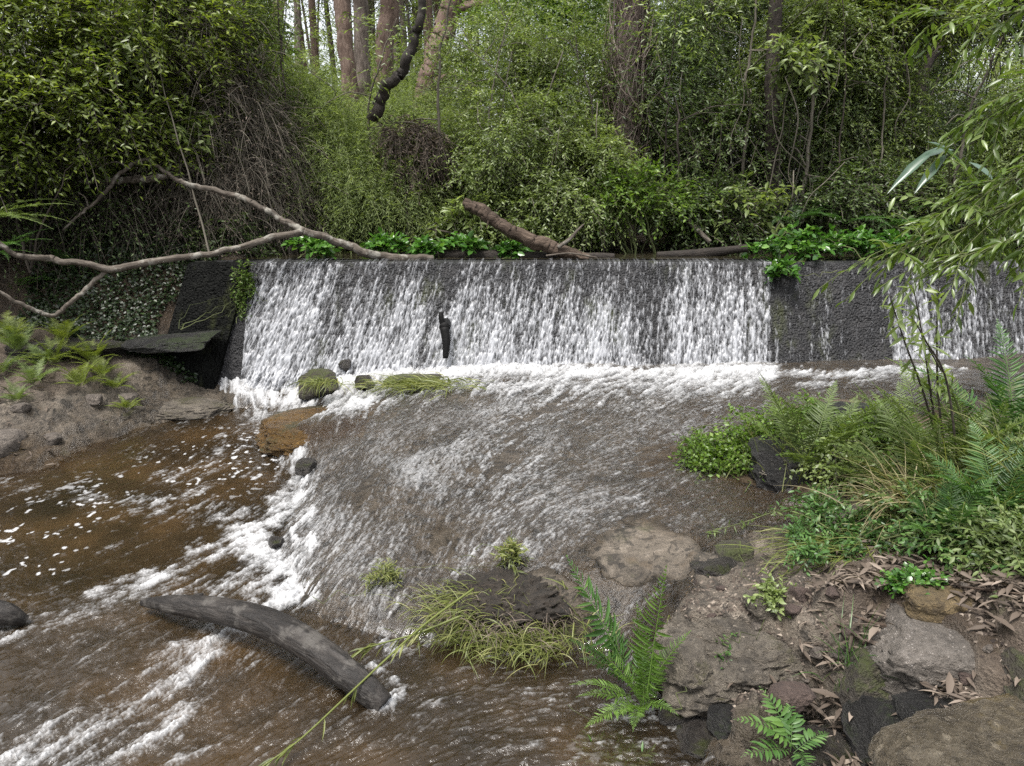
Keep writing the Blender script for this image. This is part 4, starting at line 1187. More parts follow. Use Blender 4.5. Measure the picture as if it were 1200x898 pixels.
for i, (lab, pth, Y, rpx, bark) in enumerate(TREES):
    rg = np.random.RandomState(900 + i)
    pts = [at_y(a, b, Y) for a, b in pth]
    g = pts[0].copy(); g[2] = gz(g[0], g[1]) - .1
    if g[2] < pts[0][2] - .1: pts = [g] + pts
    d = norm(pts[-1] - pts[-2]); top = pts[-1] + d * 3.2 + np.array([0, 0, 1.0])
    pts.append(top)
    r0 = rpx * mpp(Y, pts[1][2])
    t = thing('gum_tree' if bark is not M_GUMD else 'forest_tree', lab, 'tree', pts[0])
    mb = MB(); limb(mb, pts, [r0 * 1.35, r0 * 1.1, r0, r0 * .95, r0 * .8, r0 * .45], 130, 22, .13, i, 4, wob=r0 * .25)
    if i == 5:
        limb(mb, [at_y(522, 12, Y), at_y(548, 8, Y - .1), at_y(575, 1, Y - .2), at_y(610, -18, Y - .3)], [.10, .09, .08, .05], 40, 10, .1, 4)
        limb(mb, [at_y(497, 100, Y), at_y(520, 92, Y - .2), at_y(532, 86, Y - .3)], [.09, .07, .05], 20, 8, .1, 4)
    mb.build('trunk', bark, t)
    lf, tw = MB(), MB()
    R_ = rg.uniform(1.6, 2.3)
    cc = foliage(lf, tw, rg, top + np.array([0, 0, .2]), (R_, R_, R_ * .8), nC=70, nT=9, nL=9, tl=.55, ll=.10, lw=.02, droop=.7, up=0, low=-.9)
    branches(tw, rg, pts[-2], cc, .06, 3, .5, .7)
    cr = lf.build('crown', L_GUM if bark is not M_GUMD else L_DARK, t, smooth=False)
    tw.build('limb', bark, cr)
    if i in (5,):
        continue
# slender saplings threading the thickets
rg = np.random.RandomState(31)
for i, (px, py, Y) in enumerate([(800, 275, 9.9), (868, 280, 10.2), (935, 272, 9.9), (985, 268, 10.0), (1025, 262, 9.9), (1095, 262, 10.2), (700, 272, 10.2), (560, 272, 10.0), (505, 268, 10.1), (300, 285, 9.6), (185, 300, 9.2), (130, 300, 9.1), (345, 275, 10.0), (428, 272, 10.2), (640, 268, 10.0), (770, 270, 10.4)]):
    p0 = at_y(px, py, Y); p0[2] = gz(p0[0], p0[1]) - .05; H = rg.uniform(2.2, 4.2); l_ = rg.normal(0, .35, 2)
    pts = [p0, p0 + [l_[0] * .3, l_[1] * .3, H * .35], p0 + [l_[0] * .5, l_[1] * .5, H * .7], p0 + [l_[0] * 1.5, l_[1], H]]
    t = thing('sapling', 'slender bare stemmed sapling threading up through the thicket', 'sapling', p0, 'slender saplings in the thickets'); r_ = rg.uniform(.012, .028)
    mb = MB(); limb(mb, pts, [r_, r_ * .9, r_ * .7, r_ * .3], 60, 7, .12, i, wob=.08)
    for j in range(5):
        a_ = smooth_path(pts, 40)[rg.randint(10, 36)]; d_ = norm(rg.normal(size=3) * [1, .7, .5] + [0, -.2, .4]); L_ = rg.uniform(.4, 1.1)
        limb(mb, [a_, a_ + d_ * L_ * .5 + [0, 0, .04], a_ + d_ * L_ - [0, 0, .08]], [r_ * .45, r_ * .35, r_ * .15], 16, 5, .1, j, wob=.03)
    mb.build('trunk', M_PSTEM if i % 3 else M_STEM, t)
    lf = MB(); foliage(lf, None, rg, pts[-1] - [0, 0, .2], (.7, .5, .6), nC=14, nT=6, nL=7, tl=.35, ll=.07, lw=.022, low=-.9)
    lf.build('crown', L_GREY if i % 2 else L_DARK, t, smooth=False)
# vines wrapped round the dead trunk
rg = np.random.RandomState(77)
tr_ = [o for o in COL.objects if o.get('label', '').startswith('dead straight trunk')][0]
pp = smooth_path([at_y(a, b, 10.9) for a, b in [(731, 235), (733, 150), (737, 70), (743, -30), (746, -90)]], 60)
vm = MB(); n = 760
i0 = rg.randint(0, 44, n); ln = rg.randint(6, 15, n); P = []
for a, l in zip(i0, ln):
    seg = pp[np.linspace(a, min(a + l, 59), 8).astype(int)]
    ph = rg.uniform(0, 6.28); rr = .15 + rg.rand() * .16 * (1 + .5 * math.sin(a * .5))
    an = ph + np.linspace(0, rg.normal(0, 1.4), 8)
    P.append(seg + np.stack([np.cos(an) * rr, np.sin(an) * rr, rg.normal(0, .03, 8)], -1))
btubes(vm, np.array(P), np.full((n, 8), 1.) * rg.uniform(.0025, .006, (n, 1)), 4, np.clip(rg.normal(.5, .25, n), 0, 1))
vm.build('dead_vine_sleeve', bark_mat('vine_sleeve', (.05, .037, .03), (.13, .10, .085), (.24, .2, .175), (20, 20, 6), .9, .01), tr_)

# thinner gums farther back
rg = np.random.RandomState(5)
for i in range(64):
    Y = rg.uniform(20, 42); px = rg.uniform(275, 565) if i < 52 else rg.uniform(600, 1180)
    p0 = at_y(px, 200, Y); p0[2] = gz(p0[0], p0[1]) - .1
    H = rg.uniform(4.5, 10.5); ln_ = rg.normal(0, .5, 2)
    pts = [p0, p0 + [ln_[0] * .2, ln_[1] * .2, H * .35], p0 + [ln_[0] * .5, ln_[1] * .5, H * .7], p0 + [ln_[0], ln_[1], H]]
    r0 = rg.uniform(.04, .15)
    t = thing('gum_tree', 'thin distant gum trunk rising behind the bushes', 'tree', p0, 'distant gum trees behind the bushes')
    mb = MB(); limb(mb, pts, [r0 * 1.2, r0, r0 * .8, r0 * .4], 40, 8, .1, i, 3); mb.build('trunk', M_GUM if i % 2 else M_GUMR, t)
    lf, tw = MB(), MB()
    foliage(lf, None, rg, pts[-1] - np.array([0, 0, .3]), (1.9, 1.9, 1.9), nC=45, nT=7, nL=8, tl=.7, ll=.15, lw=.035, droop=.6, up=0, low=-.95)
    lf.build('crown', L_GUM, t, smooth=False)

# far wood: one mass of foliage closing the view behind the trunks
rg = np.random.RandomState(6)
lf = MB()
for i in range(60):
    Y = rg.uniform(19, 46); x = rg.uniform(-.95, .95) * Y
    h = rg.uniform(.8, 3.0)
    if -.38 < x / Y < -.05: h *= .72
    c = np.array([x, Y, gz(x, Y) + h * .8])
    foliage(lf, None, rg, c, (rg.uniform(1.2, 2.6), 1.4, h), nC=46, nT=8, nL=8, tl=.7, ll=.14, lw=.045, droop=.4, up=.1, low=-.8)
o = lf.build('distant_forest', L_WISP, None, (0, 30, 3), smooth=False); tag(o, 'far green undergrowth seen as one mass between the gum trunks', 'forest', kind='stuff')
# ------------------------------------------------------------------ ferns
def frond_pts(base, az, el, L, droop, n=24, bend=0.):
    t = np.linspace(0, 1, n); e = el - droop * t ** 1.4
    a = az + bend * t
    d = np.stack([np.cos(e) * np.cos(a), np.cos(e) * np.sin(a), np.sin(e)], -1)
    P = base + np.vstack([np.zeros(3), np.cumsum(d[:-1] * L / (n - 1), 0)])
    return P, d


def frond(rg, base, az, el, L, droop, pl, npair=26, t0=.14, bip=False, pw=.19, roll=0., tone=.5, bend=0., lift=.15, prof=1.):
    lf, st = MB(), MB()
    P, T = frond_pts(np.asarray(base, float), az, el, L, droop, 26, bend)
    btubes(lf, P[None], np.linspace(1, .25, 26)[None] * L * .006, 4, .75)
    t = np.linspace(t0, .985, npair)
    ip = t * 25; i = np.minimum(ip.astype(int), 24); u = (ip - i)[:, None]
    C_ = P[i] * (1 - u) + P[i + 1] * u; Tg = norm(T[i])
    hz = np.stack([-np.sin(az + bend * t), np.cos(az + bend * t), 0 * t], -1)
    Nn = norm(np.cross(Tg, hz) * -1); Nn = np.where(Nn[:, 2:3] < 0, -Nn, Nn)
    S = norm(hz * math.cos(roll) + Nn * math.sin(roll)); Nn = np.cross(Tg, S); Nn = np.where((Nn @ UP)[:, None] < 0, -Nn, Nn)
    q = (t - t0) / (1 - t0)
    ln = pl * np.clip(np.where(q < .28, .55 + .45 * q / .28, (1 - ((q - .28) / .72) ** 1.25 * prof)), .05, 1)
    for s in (1, -1):
        ang = .30 + .45 * q
        D = norm(S * s * np.cos(ang)[:, None] + Tg * np.sin(ang)[:, None] + Nn * lift + rg.normal(size=(npair, 3)) * .11)
        l = ln * rg.uniform(.74, 1.1, npair) * np.where(rg.rand(npair) < .05, .35, 1)
        tn = np.clip(tone + rg.normal(0, .15, npair), 0, 1)
        if not bip:
            leaves(lf, C_, D, Nn + rg.normal(size=(npair, 3)) * .12, l, np.maximum(l * pw, .012 * L), LANCE, tn)
        else:
            m = 10
            tt = np.linspace(.05, .95, m)
            for s2 in (1, -1):
                X = np.cross(Nn, D) * s2
                PP = (C_[:, None] + D[:, None] * (l[:, None] * tt[None])[..., None] - UP * (l[:, None] * tt[None] ** 2 * .12)[..., None]).reshape(-1, 3)
                DD = (X[:, None] * .85 + D[:, None] * .55 + 0 * PP.reshape(npair, m, 3)).reshape(-1, 3)
                LL = (l[:, None] * .24 * (1.05 - tt[None])).reshape(-1)
                leaves(lf, PP, DD + rg.normal(size=DD.shape) * .08, np.repeat(Nn, m, 0) + rg.normal(size=DD.shape) * .15, LL, LL * .36, KITE, np.repeat(tn, m))
    return lf


def fern(label, base, n, L, pl, mat, seed, el=(.6, 1.3), droop=(.5, 1.2), az=(0, 6.28), bip=False, npair=26, tone=.5, pw=.19, fr=None, group=None, name='fern', roll=.1, t0=.14, lift=None):
    rg = np.random.RandomState(seed)
    t = thing(name, label, 'fern', base, group)
    for i in range(n):
        a = az[0] + (az[1] - az[0]) * ((i + rg.rand() * .7) / n)
        b = np.array(base) + np.array([math.cos(a), math.sin(a), 0]) * .015
        s = rg.uniform(.7, 1.1)
        if fr: a, e, d, s, tn = fr[i]
        else: e, d, tn = rg.uniform(*el), rg.uniform(*droop), tone + rg.normal(0, .1)
        frond(rg, b, a, e, L * s, d, pl * s, npair, t0, bip, pw, rg.normal(0, roll), tn, rg.normal(0, .25), lift[i] if lift else .15).build('frond', mat, t, smooth=False)
    return t


L_FERNB = leaf_mat('fresh_fern_leaf', (.045, .088, .016), (.11, .20, .036), (.20, .31, .075), .45, .45)
# two upright ferns in the foreground
b = at_z(752, 832, .02)
fern('bright upright fern with a tall folded frond rooted at the water edge', b, 13, .50, .10, L_FERNB, 11,
     fr=[(.6, 1.47, .05, 1.36, .48), (1.9, 1.38, .10, .95, .45), (2.6, 1.0, .55, .80, .5), (3.2, .75, .9, .72, .55), (3.6, .35, .7, .62, .6), (4.4, .7, 1.0, .55, .5), (.3, 1.15, .5, .85, .35), (5.4, .9, 1.1, .5, .45), (2.9, .6, 1.0, .6, .55), (3.9, .9, 1.2, .5, .6), (1.5, 1.2, .3, .6, .5), (.8, 1.0, .8, .55, .45), (3.4, 1.15, .6, .62, .5)], npair=32, pw=.13, lift=[.7, .6, .5, .3, .2, .2, .5, .2, .2, .3, .6, .3, .5])
b2 = at_z(738, 800, .04)
fern('dark green fern frond leaning left in front of the rock dome', b2, 5, .55, .15, L_FERN, 12,
     fr=[(3.0, 1.10, .12, 1.22, .45), (2.2, 1.1, .3, .62, .4), (3.3, .9, .4, .7, .42), (3.0, .75, .6, .5, .5), (.9, .9, .8, .45, .4)], npair=25, pw=.15)
b = at_z(930, 880, .12)
fern('small bright fern spreading below the ledge in the bottom right', b, 6, .27, .085, L_FERN, 13,
     fr=[(2.9, .75, .9, 1.0, .7), (2.2, 1.0, .9, .95, .65), (3.6, .45, .7, .9, .6), (1.2, .9, 1.0, .8, .6), (.3, .6, 1.0, .7, .55), (4.6, .5, .8, .6, .6)], npair=14, pw=.26)
# right bank ferns
RF = [(945, 560, 'tall pale fern standing in the bright creeping plant', 10, .80, .17), (985, 535, 'arching fern behind the black boulder', 6, .55, .14),
      (1085, 590, 'broad fern in front of the tall bare weed stems', 10, .92, .19), (1140, 560, 'tall fern reaching up at the right side', 9, .85, .20),
      (1190, 540, 'fern cut by the right edge of the picture', 7, .8, .19), (1055, 545, 'fern between the black boulder and the tall weeds', 7, .62, .15),
      (1165, 620, 'low fern over the nettles at the right edge', 7, .55, .15), (1020, 575, 'low yellowish fern beside the dry grass clump', 6, .42, .12), (1110, 640, 'short fern at the front of the right thicket', 6, .4, .12)]
for i, (px, py, lab, n, L, pl) in enumerate(RF):
    fern(lab, on_ground(px, py), n + 2, L * .95, pl * .8, (L_FERNP, L_FERN)[i in (4, 6, 8)], 30 + i, el=(.75, 1.45), droop=(.3, 1.1), bip=False, npair=38, pw=.105, tone=.42, t0=.2)
# feathery ferns of the left bank
LF = [(25, 415, 'feathery bracken at the far left of the left bank', .55), (65, 425, 'feathery bracken in the middle of the left bank patch', .55), (108, 425, 'feathery yellow green bracken at the right end of the patch', .5),
      (40, 450, 'low feathery bracken in front of the left patch', .45), (95, 452, 'low yellowish bracken spilling over the sandstone slab', .45), (135, 455, 'small bracken plant on the edge of the rock shelf', .36), (0, 440, 'bracken cut by the left edge of the picture', .5), (150, 480, 'small bright fern hanging over the rock shelf', .28), (75, 400, 'shaded bracken at the back of the left patch', .5), (50, 432, 'bracken tangled into the centre of the left patch', .45), (120, 440, 'bracken crown on the right shoulder of the left patch', .42), (15, 398, 'bracken rising behind the left end of the patch', .5), (20, 470, 'short bracken above the stepped sandstone slab', .3)]
for i, (px, py, lab, L) in enumerate(LF):
    fern(lab, on_ground(px, py), 14, L * .8, L * .21, (L_FERNY, L_FERNP)[i % 3 == 0], 50 + i, el=(.45, 1.35), droop=(.7, 1.5), bip=True, npair=22, tone=.45)
# ferns hanging in at the left edge, and in the shade
SF = [(-25, 215, 8.0, 'pale fern fronds poking in at the left edge below the olive bush', .8), (-30, 262, 7.6, 'fern frond arching in at the left edge above the fallen branch', .9), (-20, 300, 7.4, 'dark fern behind the end of the fallen branch', .7), (20, 335, 8.2, 'shaded fern on the left bank under the low limb', .5)]
for i, (px, py, Y, lab, L) in enumerate(SF):
    fern(lab, at_y(px, py, Y), 6, L, L * .24, (L_FERNP, L_FERN)[i > 1], 70 + i, el=(.2, .8), droop=(.4, 1.0), az=(-.9, .9), bip=True, npair=20, tone=.55)
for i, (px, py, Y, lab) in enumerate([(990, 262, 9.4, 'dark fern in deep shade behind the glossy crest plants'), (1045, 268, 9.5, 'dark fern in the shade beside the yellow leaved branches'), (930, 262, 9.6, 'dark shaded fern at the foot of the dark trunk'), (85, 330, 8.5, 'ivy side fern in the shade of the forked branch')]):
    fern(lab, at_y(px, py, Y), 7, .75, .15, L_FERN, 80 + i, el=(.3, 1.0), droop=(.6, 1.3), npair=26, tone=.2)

# broad strap leaves like ginger, right of the dark trunk
t = thing('ginger_plant', 'plant with long broad bluish leaves in front of the dark right shrubs', 'plant', at_y(1105, 260, 8.2))
rg = np.random.RandomState(3)
for (px, py, qx, qy) in [(1100, 172, 1048, 212), (1110, 180, 1078, 215), (1118, 176, 1085, 178), (1128, 195, 1100, 160), (1135, 190, 1165, 205)]:
    lf = MB(); a = at_y(px, py, 6.9); b_ = at_y(qx, qy, 6.7); d = b_ - a
    leaves(lf, a[None], d[None], np.array([[.1, -.5, .9]]), np.linalg.norm(d) * 1.1, .085, LANCE, .45)
    lf.build('leaf', leaf_mat('bluish_leaf', (.03, .06, .04), (.08, .13, .09), (.16, .22, .17), .3, .3, .6) if not bpy.data.materials.get('bluish_leaf') else bpy.data.materials['bluish_leaf'], t)
st = MB(); limb(st, [at_y(1105, 262, 8.2), at_y(1112, 220, 7.3), at_y(1112, 176, 6.9)], [.012, .01, .006], 20, 6, .05, 3); st.build('stem', M_GSTEM, t)

# ------------------------------------------------------------------ yellow lance-leaved branches, near right
def lance_branch(label, path, seed, nside=16, ll=.118, lw=.030, tl=.40):
    rg = np.random.RandomState(seed)
    pts = [at_y(*p_) for p_ in path]; P = smooth_path(pts, 60)
    t = thing('leafy_branch', label, 'branch', pts[0])
    st, lf = MB(), MB(); limb(st, pts, [.014, .011, .008, .004], 50, 7, .08, seed)
    i = rg.randint(8, 60, nside); s = P[i]
    Td = norm(np.gradient(P, axis=0))[i]
    D = norm(Td * .6 + rg.normal(size=(nside, 3)) * np.array([.6, .6, .45]) + np.array([0, -.15, -.05]))
    L = tl * rg.uniform(.5, 1.2, nside); tt = np.linspace(0, 1, 7)[None, :, None]
    PP = s[:, None] + L[:, None, None] * (D[:, None] * tt - .35 * tt ** 2 * UP)
    btubes(st, PP, np.full((nside, 7), .0028), 4, .6)
    for j in range(nside):
        m = rg.randint(7, 12); u = np.linspace(.15, 1, m)
        Q = np.stack([np.interp(u, np.linspace(0, 1, 7), PP[j, :, a]) for a in range(3)], -1)
        T = norm(np.gradient(PP[j], axis=0))[np.minimum((u * 6).astype(int), 6)]
        B = norm(np.cross(T, UP)); sg = np.where(np.arange(m) % 2 == 0, 1, -1)[:, None]
        sc = rg.uniform(.6, 1.15, m)
        leaves(lf, Q, norm(T * .75 + B * sg * .7 + rg.normal(size=(m, 3)) * .22 + np.array([0, 0, -.25])), norm(UP + rg.normal(size=(m, 3)) * .45), ll * sc, lw * sc, LANCE, np.clip(.45 + rg.normal(0, .16, m) + (rg.rand(m) < .08) * .35, 0, 1))
    lf.build('foliage', L_LANCE, t); st.build('stem', M_GSTEM, t)


LB = [('yellow green lance leaved branch hanging lowest at the right edge', [(1290, 180, 4.6), (1215, 225, 4.9), (1130, 268, 5.2), (1035, 300, 5.4)]),
      ('lance leaved branch arching just above the lowest one', [(1290, 130, 4.8), (1225, 185, 5.0), (1160, 225, 5.2), (1090, 252, 5.4)]),
      ('lance leaved branch reaching in below the gap of sky', [(1290, 90, 5.0), (1235, 105, 5.2), (1185, 120, 5.5), (1150, 145, 5.7)]),
      ('lance leaved branch across the top right corner', [(1300, -30, 5.0), (1235, 0, 5.3), (1170, 18, 5.6), (1090, 22, 5.9)]),
      ('lance leaved branch drooping in front of the weir at the right edge', [(1300, 240, 4.5), (1240, 262, 4.7), (1180, 285, 4.9), (1110, 305, 5.1)]),
      ('short lance leaved branch beside the broad bluish leaves', [(1300, 200, 5.3), (1230, 230, 5.5), (1160, 245, 5.6), (1095, 262, 5.7)])]
for i, (lab, pth) in enumerate(LB): lance_branch(lab, pth, 120 + i, 34 if i != 3 else 26)

# ------------------------------------------------------------------ glossy plants on the weir crest
CRESTS = [(365, 291, 8.75, 19, 8, 'glossy round leaved plants beside the fork of the fallen branch'), (452, 289, 8.95, 22, 10, 'bright glossy plants on the crest behind the fallen branch'), (497, 294, 8.95, 9, 6, 'low glossy plants between the branch and the propped log'), (536, 292, 9.0, 24, 10, 'bright glossy plants on the crest below the propped log'), (598, 296, 9.1, 12, 6, 'sparse glossy plants under the middle of the propped log'),
          (925, 295, 8.6, 34, 20, 'glossy plants trailing over the weir lip right of the falls'), (975, 288, 8.7, 45, 15, 'spreading glossy plants on the crest right of the trailing ones'), (1030, 290, 8.8, 40, 14, 'glossy plants on the crest under the yellow lance leaves'), (1150, 298, 8.8, 60, 12, 'dark glossy plants along the crest at the right edge'), (915, 322, 8.32, 12, 10, 'tip of leaves hanging down the dry weir face')]
for i, (px, py, Y, rx, ry, lab) in enumerate(CRESTS):
    shrub('bright', lab, px, py, Y, rx, ry, 700 + i, name='crest_plant', cat='plant', leaf=L_WATER if i != 8 else L_DARK, nC=17, nT=5, nL=5, tl=.12, ll=.080, lw=.050, tmpl=ROUND, shell=.2, base=at_y(px, 303 if i < 9 else 312, Y), rdep=.22, r0=.008, up=.5, low=-.3)
# moss and seedlings along the left edge of the falls
shrub('bright', 'strip of moss and seedlings on the edge of the wing wall', 287, 342, 8.15, 10, 34, 731, name='moss_strip', cat='moss', leaf=L_BRIGHT, nC=60, nT=6, nL=5, tl=.06, ll=.03, lw=.016, base=at_y(287, 380, 8.0), rdep=.12, r0=.004, shell=.1, low=-1)
# ivy over the left bank
rg = np.random.RandomState(15); lf = MB()
n = 22000
x = rg.uniform(-6.6, -3.38, n); y = rg.uniform(7.65, 9.3, n); z = ground_h(x, y)
kp = vn2(x * 1.6, y * 1.6, 5) > -.55; x, y, z = x[kp], y[kp], z[kp]; n = len(x)
a = rg.uniform(0, 6.28, n)
leaves(lf, np.stack([x, y, z + rg.uniform(.01, .10, n)], -1), np.stack([np.cos(a), np.sin(a) - .4, -.35 + 0 * a], -1), np.stack([rg.normal(0, .4, n), -.7 + rg.normal(0, .3, n), .7 + 0 * a], -1), rg.uniform(.02, .045, n), rg.uniform(.018, .038, n), ROUND, np.clip(rg.normal(.28, .17, n), 0, 1))
o = lf.build('ivy', leaf_mat('ivy_leaf', (.008, .016, .005), (.022, .040, .012), (.065, .10, .03), .25, .4), None, (-4.5, 8.4, .8), smooth=False); tag(o, 'dark ivy covering the steep left bank beside the wing wall', 'ivy', kind='stuff')

# ------------------------------------------------------------------ creeping plants and ground cover, right bank
MOUNDS = [(868, 535, 58, 12, 'bright', 'bright green creeping plant trailing into the water'), (905, 520, 45, 22, 'bright', 'bright creeping plant climbing the dark earthy rock'), (950, 515, 45, 30, 'bright', 'dense creeping plant around the tall pale fern'),
          (990, 545, 34, 24, 'grey', 'dull leafy plant below the black boulder'), (1035, 525, 35, 30, 'bright', 'leafy weed right of the black boulder'), (830, 540, 16, 8, 'bright', 'tip of the creeping plant over the slab')]
for i, (px, py, rx, ry, kd, lab) in enumerate(MOUNDS):
    g = on_ground(px, py + ry * .6)
    shrub(kd, lab, px, py, g[1] + .05, rx, ry, 760 + i, name='creeping_plant', cat='plant', nC=70, nT=8, nL=7, tl=.15, ll=.032, lw=.020, shell=.12, rag=.6, base=g, rdep=.3, r0=.006, low=-.4, tmpl=KITE, twr=.0018)
NET = [(1090, 605, 45, 15, 'nettle like weeds in front of the tall ferns'), (1150, 612, 50, 20, 'dense nettle like weeds at the right edge'), (1200, 560, 40, 34, 'tall leafy weeds at the right edge of the bank'), (1120, 632, 45, 12, 'low leafy weeds along the front of the right thicket'), (1180, 640, 45, 22, 'low leafy weeds above the dead leaves'), (1000, 625, 45, 14, 'flattened weeds above the pale bank rock')]
for i, (px, py, rx, ry, lab) in enumerate(NET):
    g = on_ground(px, py + ry * .7)
    shrub('bright', lab, px, py, g[1] + .05, rx, ry, 780 + i, name='weed_plant', cat='weed', leaf=L_FERN if i % 2 else L_FERNP, nC=60, nT=8, nL=8, tl=.14, ll=.036, lw=.013, shell=.25, base=g, rdep=.32, r0=.006, low=-.3, tmpl=LANCE, twr=.002)
SMALL = [(1078, 685, 26, 8, 'small patch of bright clover like plant beside the yellow rock', .026, .02, L_WATER), (1062, 690, 14, 6, 'tiny bright plant left of the clover like patch', .024, .018, L_WATER), (845, 775, 8, 22, 'slender seedling standing on the ledge block', .022, .010, L_FERN), (950, 655, 12, 12, 'small bluish seedling on the wet rock', .028, .012, L_FERN), (938, 632, 12, 22, 'thin weed above the bluish seedling', .03, .011, L_FERN), (905, 700, 18, 14, 'flattened leafy sprig on the pale angular stone', .03, .013, L_GREY), (838, 815, 6, 10, 'seedling hanging from the undercut ledge', .022, .012, L_GREY), (450, 678, 10, 12, 'tuft of green weed caught on the wet slab', .04, .006, L_GRASS), (600, 655, 7, 14, 'lone green sprout behind the grassy hummock', .04, .01, L_GRASS), (262, 634, 9, 5, 'green water weed showing in the foam', .04, .008, L_GRASS), (155, 708, 9, 6, 'green water weed at the tip of the foreground log', .04, .008, L_GRASS), (700, 888, 8, 8, 'green sprig at the bottom edge left of centre', .045, .010, L_FERN), (738, 888, 8, 8, 'green sprig at the bottom edge below the upright fern', .045, .010, L_FERN)]
for i, (px, py, rx, ry, lab, ll, lw, mt) in enumerate(SMALL):
    g = on_ground(px, py + ry)
    shrub('bright', lab, px, py, g[1] + .02, rx, ry, 820 + i, name='small_plant', cat='plant', leaf=mt, nC=16, nT=4, nL=6, tl=.07, ll=ll, lw=lw, shell=.1, base=g, rdep=.06, r0=.003, low=-.2, tmpl=LANCE, twr=.0014, up=.5)
# tall bare weed stems
t = None
for i, (path, lab) in enumerate([([(1108, 560), (1085, 470), (1060, 400), (1042, 345)], 'tallest leaning weed stem in front of the right weir'), ([(1105, 565), (1092, 470), (1082, 400), (1070, 335)], 'upright weed stem beside the tallest leaning one'), ([(1112, 565), (1100, 470), (1098, 390), (1100, 335)], 'straight thin weed stem in the middle of the weed group'), ([(1125, 570), (1110, 450), (1085, 400), (1068, 370)], 'crossing weed stem of the weed group'), ([(1150, 560), (1120, 470), (1095, 420), (1078, 395)], 'lowest weed stem bending to the left')]):
    rg = np.random.RandomState(140 + i); g = on_ground(*path[0])
    pts = [at_y(a, b, g[1] + .05 - .06 * j) for j, (a, b) in enumerate(path)]; pts[0] = g
    t = thing('tall_weed', lab, 'weed', g, 'tall thin weeds on the right bank')
    st, lf = MB(), MB(); limb(st, pts, [.007, .006, .0045, .002], 40, 6, .05, i); P = smooth_path(pts, 40)
    m = 22; idx = rg.randint(14, 40, m); D = norm(rg.normal(size=(m, 3)) + np.array([-.4, -.2, .1]))
    leaves(lf, P[idx], D, norm(UP + rg.normal(size=(m, 3)) * .4), rg.uniform(.06, .12, m), rg.uniform(.014, .026, m), LANCE, np.clip(rg.normal(.45, .15, m), 0, 1))
    lf.build('foliage', L_GREY, t); st.build('stem', M_STEM, t)

# ------------------------------------------------------------------ grasses
def grass(label, base, n, L, az, mat, seed, rad=.1, el=(.6, 1.4), droop=(1.0, 2.2), w=.006, name='grass_tuft', spread=.5, radxy=None):
    rg = np.random.RandomState(seed); mb = MB(); kseg = 8
    rx, ry = radxy or (rad, rad)
    b = np.asarray(base) + np.stack([rg.normal(0, rx, n), rg.normal(0, ry, n), 0 * np.zeros(n)], -1)
    b[:, 2] = np.maximum(ground_h(b[:, 0], b[:, 1]), base[2] - .06)
    a = rg.normal(az, spread, n) if az is not None else rg.uniform(0, 6.28, n)
    e0 = rg.uniform(*el, n); dr = rg.uniform(*droop, n); LL = L * rg.uniform(.5, 1.15, n)
    P = [b]
    for j in range(kseg - 1):
        e = e0 - dr * (j / (kseg - 1)) ** .9
        P.append(P[-1] + np.stack([np.cos(e) * np.cos(a), np.cos(e) * np.sin(a), np.sin(e)], -1) * (LL / (kseg - 1))[:, None])
    P = np.stack(P, 1)
    gzz = ground_h(P[..., 0], P[..., 1]); P[..., 2] = np.maximum(P[..., 2], gzz + .006)
    T = norm(np.gradient(P, axis=1)); S = norm(np.cross(T, UP + rg.normal(size=(n, 1, 3)) * .4))
    ww = (w * rg.uniform(.6, 1.3, n))[:, None] * np.array([.7, 1, 1, .95, .85, .65, .4, .06])[None]
    V = np.stack([P + S * ww[..., None] * .5, P - S * ww[..., None] * .5], 2)
    idx = np.arange(n * kseg * 2).reshape(n, kseg, 2)
    Q = np.stack([idx[:, :-1, 0], idx[:, 1:, 0], idx[:, 1:, 1], idx[:, :-1, 1]], -1).reshape(-1, 4)
    mb.add(V.reshape(-1, 3), q=Q, tone=np.repeat(np.clip(rg.normal(.5, .2, n), 0, 1), kseg * 2))
    o = mb.build(name, mat, None, base, smooth=False); return tag(o, label, 'grass')


hb = at_z(592, 715, .035)
rock('earth_hummock', 'dark muddy hummock of roots held together by trailing grass', hb, (.36, .27, .15), 61, rock_mat('root_mat', (.012, .009, .006), (.04, .03, .02), (.09, .07, .05), 14, .8), cuts=2, rough=.5, cat='hummock', sharp=1.0, e=2.4, sub=6)
grass('matted brown dead roots and straw over the top of the muddy hummock', at_z(600, 705, .17), 420, .16, 3.9, L_DRY, 31, el=(.0, .9), droop=(.8, 2.0), w=.0035, radxy=(.17, .13), spread=1.6)
grass('short green shoots scattered over the muddy hummock', at_z(610, 712, .17), 60, .15, 3.9, L_GRASS, 32, el=(.6, 1.4), droop=(.6, 1.8), w=.005, radxy=(.17, .13), spread=1.6)
grass('long grass combed by the current on the left of the muddy hummock', at_z(550, 700, .14), 420, .20, 3.7, L_GRASS, 1, el=(.2, 1.1), droop=(.9, 1.9), w=.0045, radxy=(.13, .10), spread=.8)
grass('matted grass on the right front of the muddy hummock', at_z(625, 738, .11), 480, .17, 3.6, L_GRASS, 2, el=(.2, 1.2), droop=(.8, 1.8), w=.004, radxy=(.16, .09), spread=1.3)
grass('grass growing along the front of the muddy hummock', at_z(560, 735, .08), 200, .18, 4.2, L_GRASS, 3, el=(.3, 1.1), droop=(1., 1.8), w=.004, radxy=(.14, .06), spread=.9)
grass('flattened green grass on the brown rock at the foot of the falls', at_z(492, 444, .46), 420, .26, 3.5, L_GRASS, 4, el=(.1, .7), droop=(.5, 1.2), w=.009, radxy=(.27, .13), spread=.7)
grass('wet grass draped over the mossy boulder in the foam', at_z(376, 440, .48), 130, .26, 4.6, L_GRASS, 5, el=(.0, .6), droop=(.9, 1.6), w=.008, radxy=(.10, .08), spread=.9)
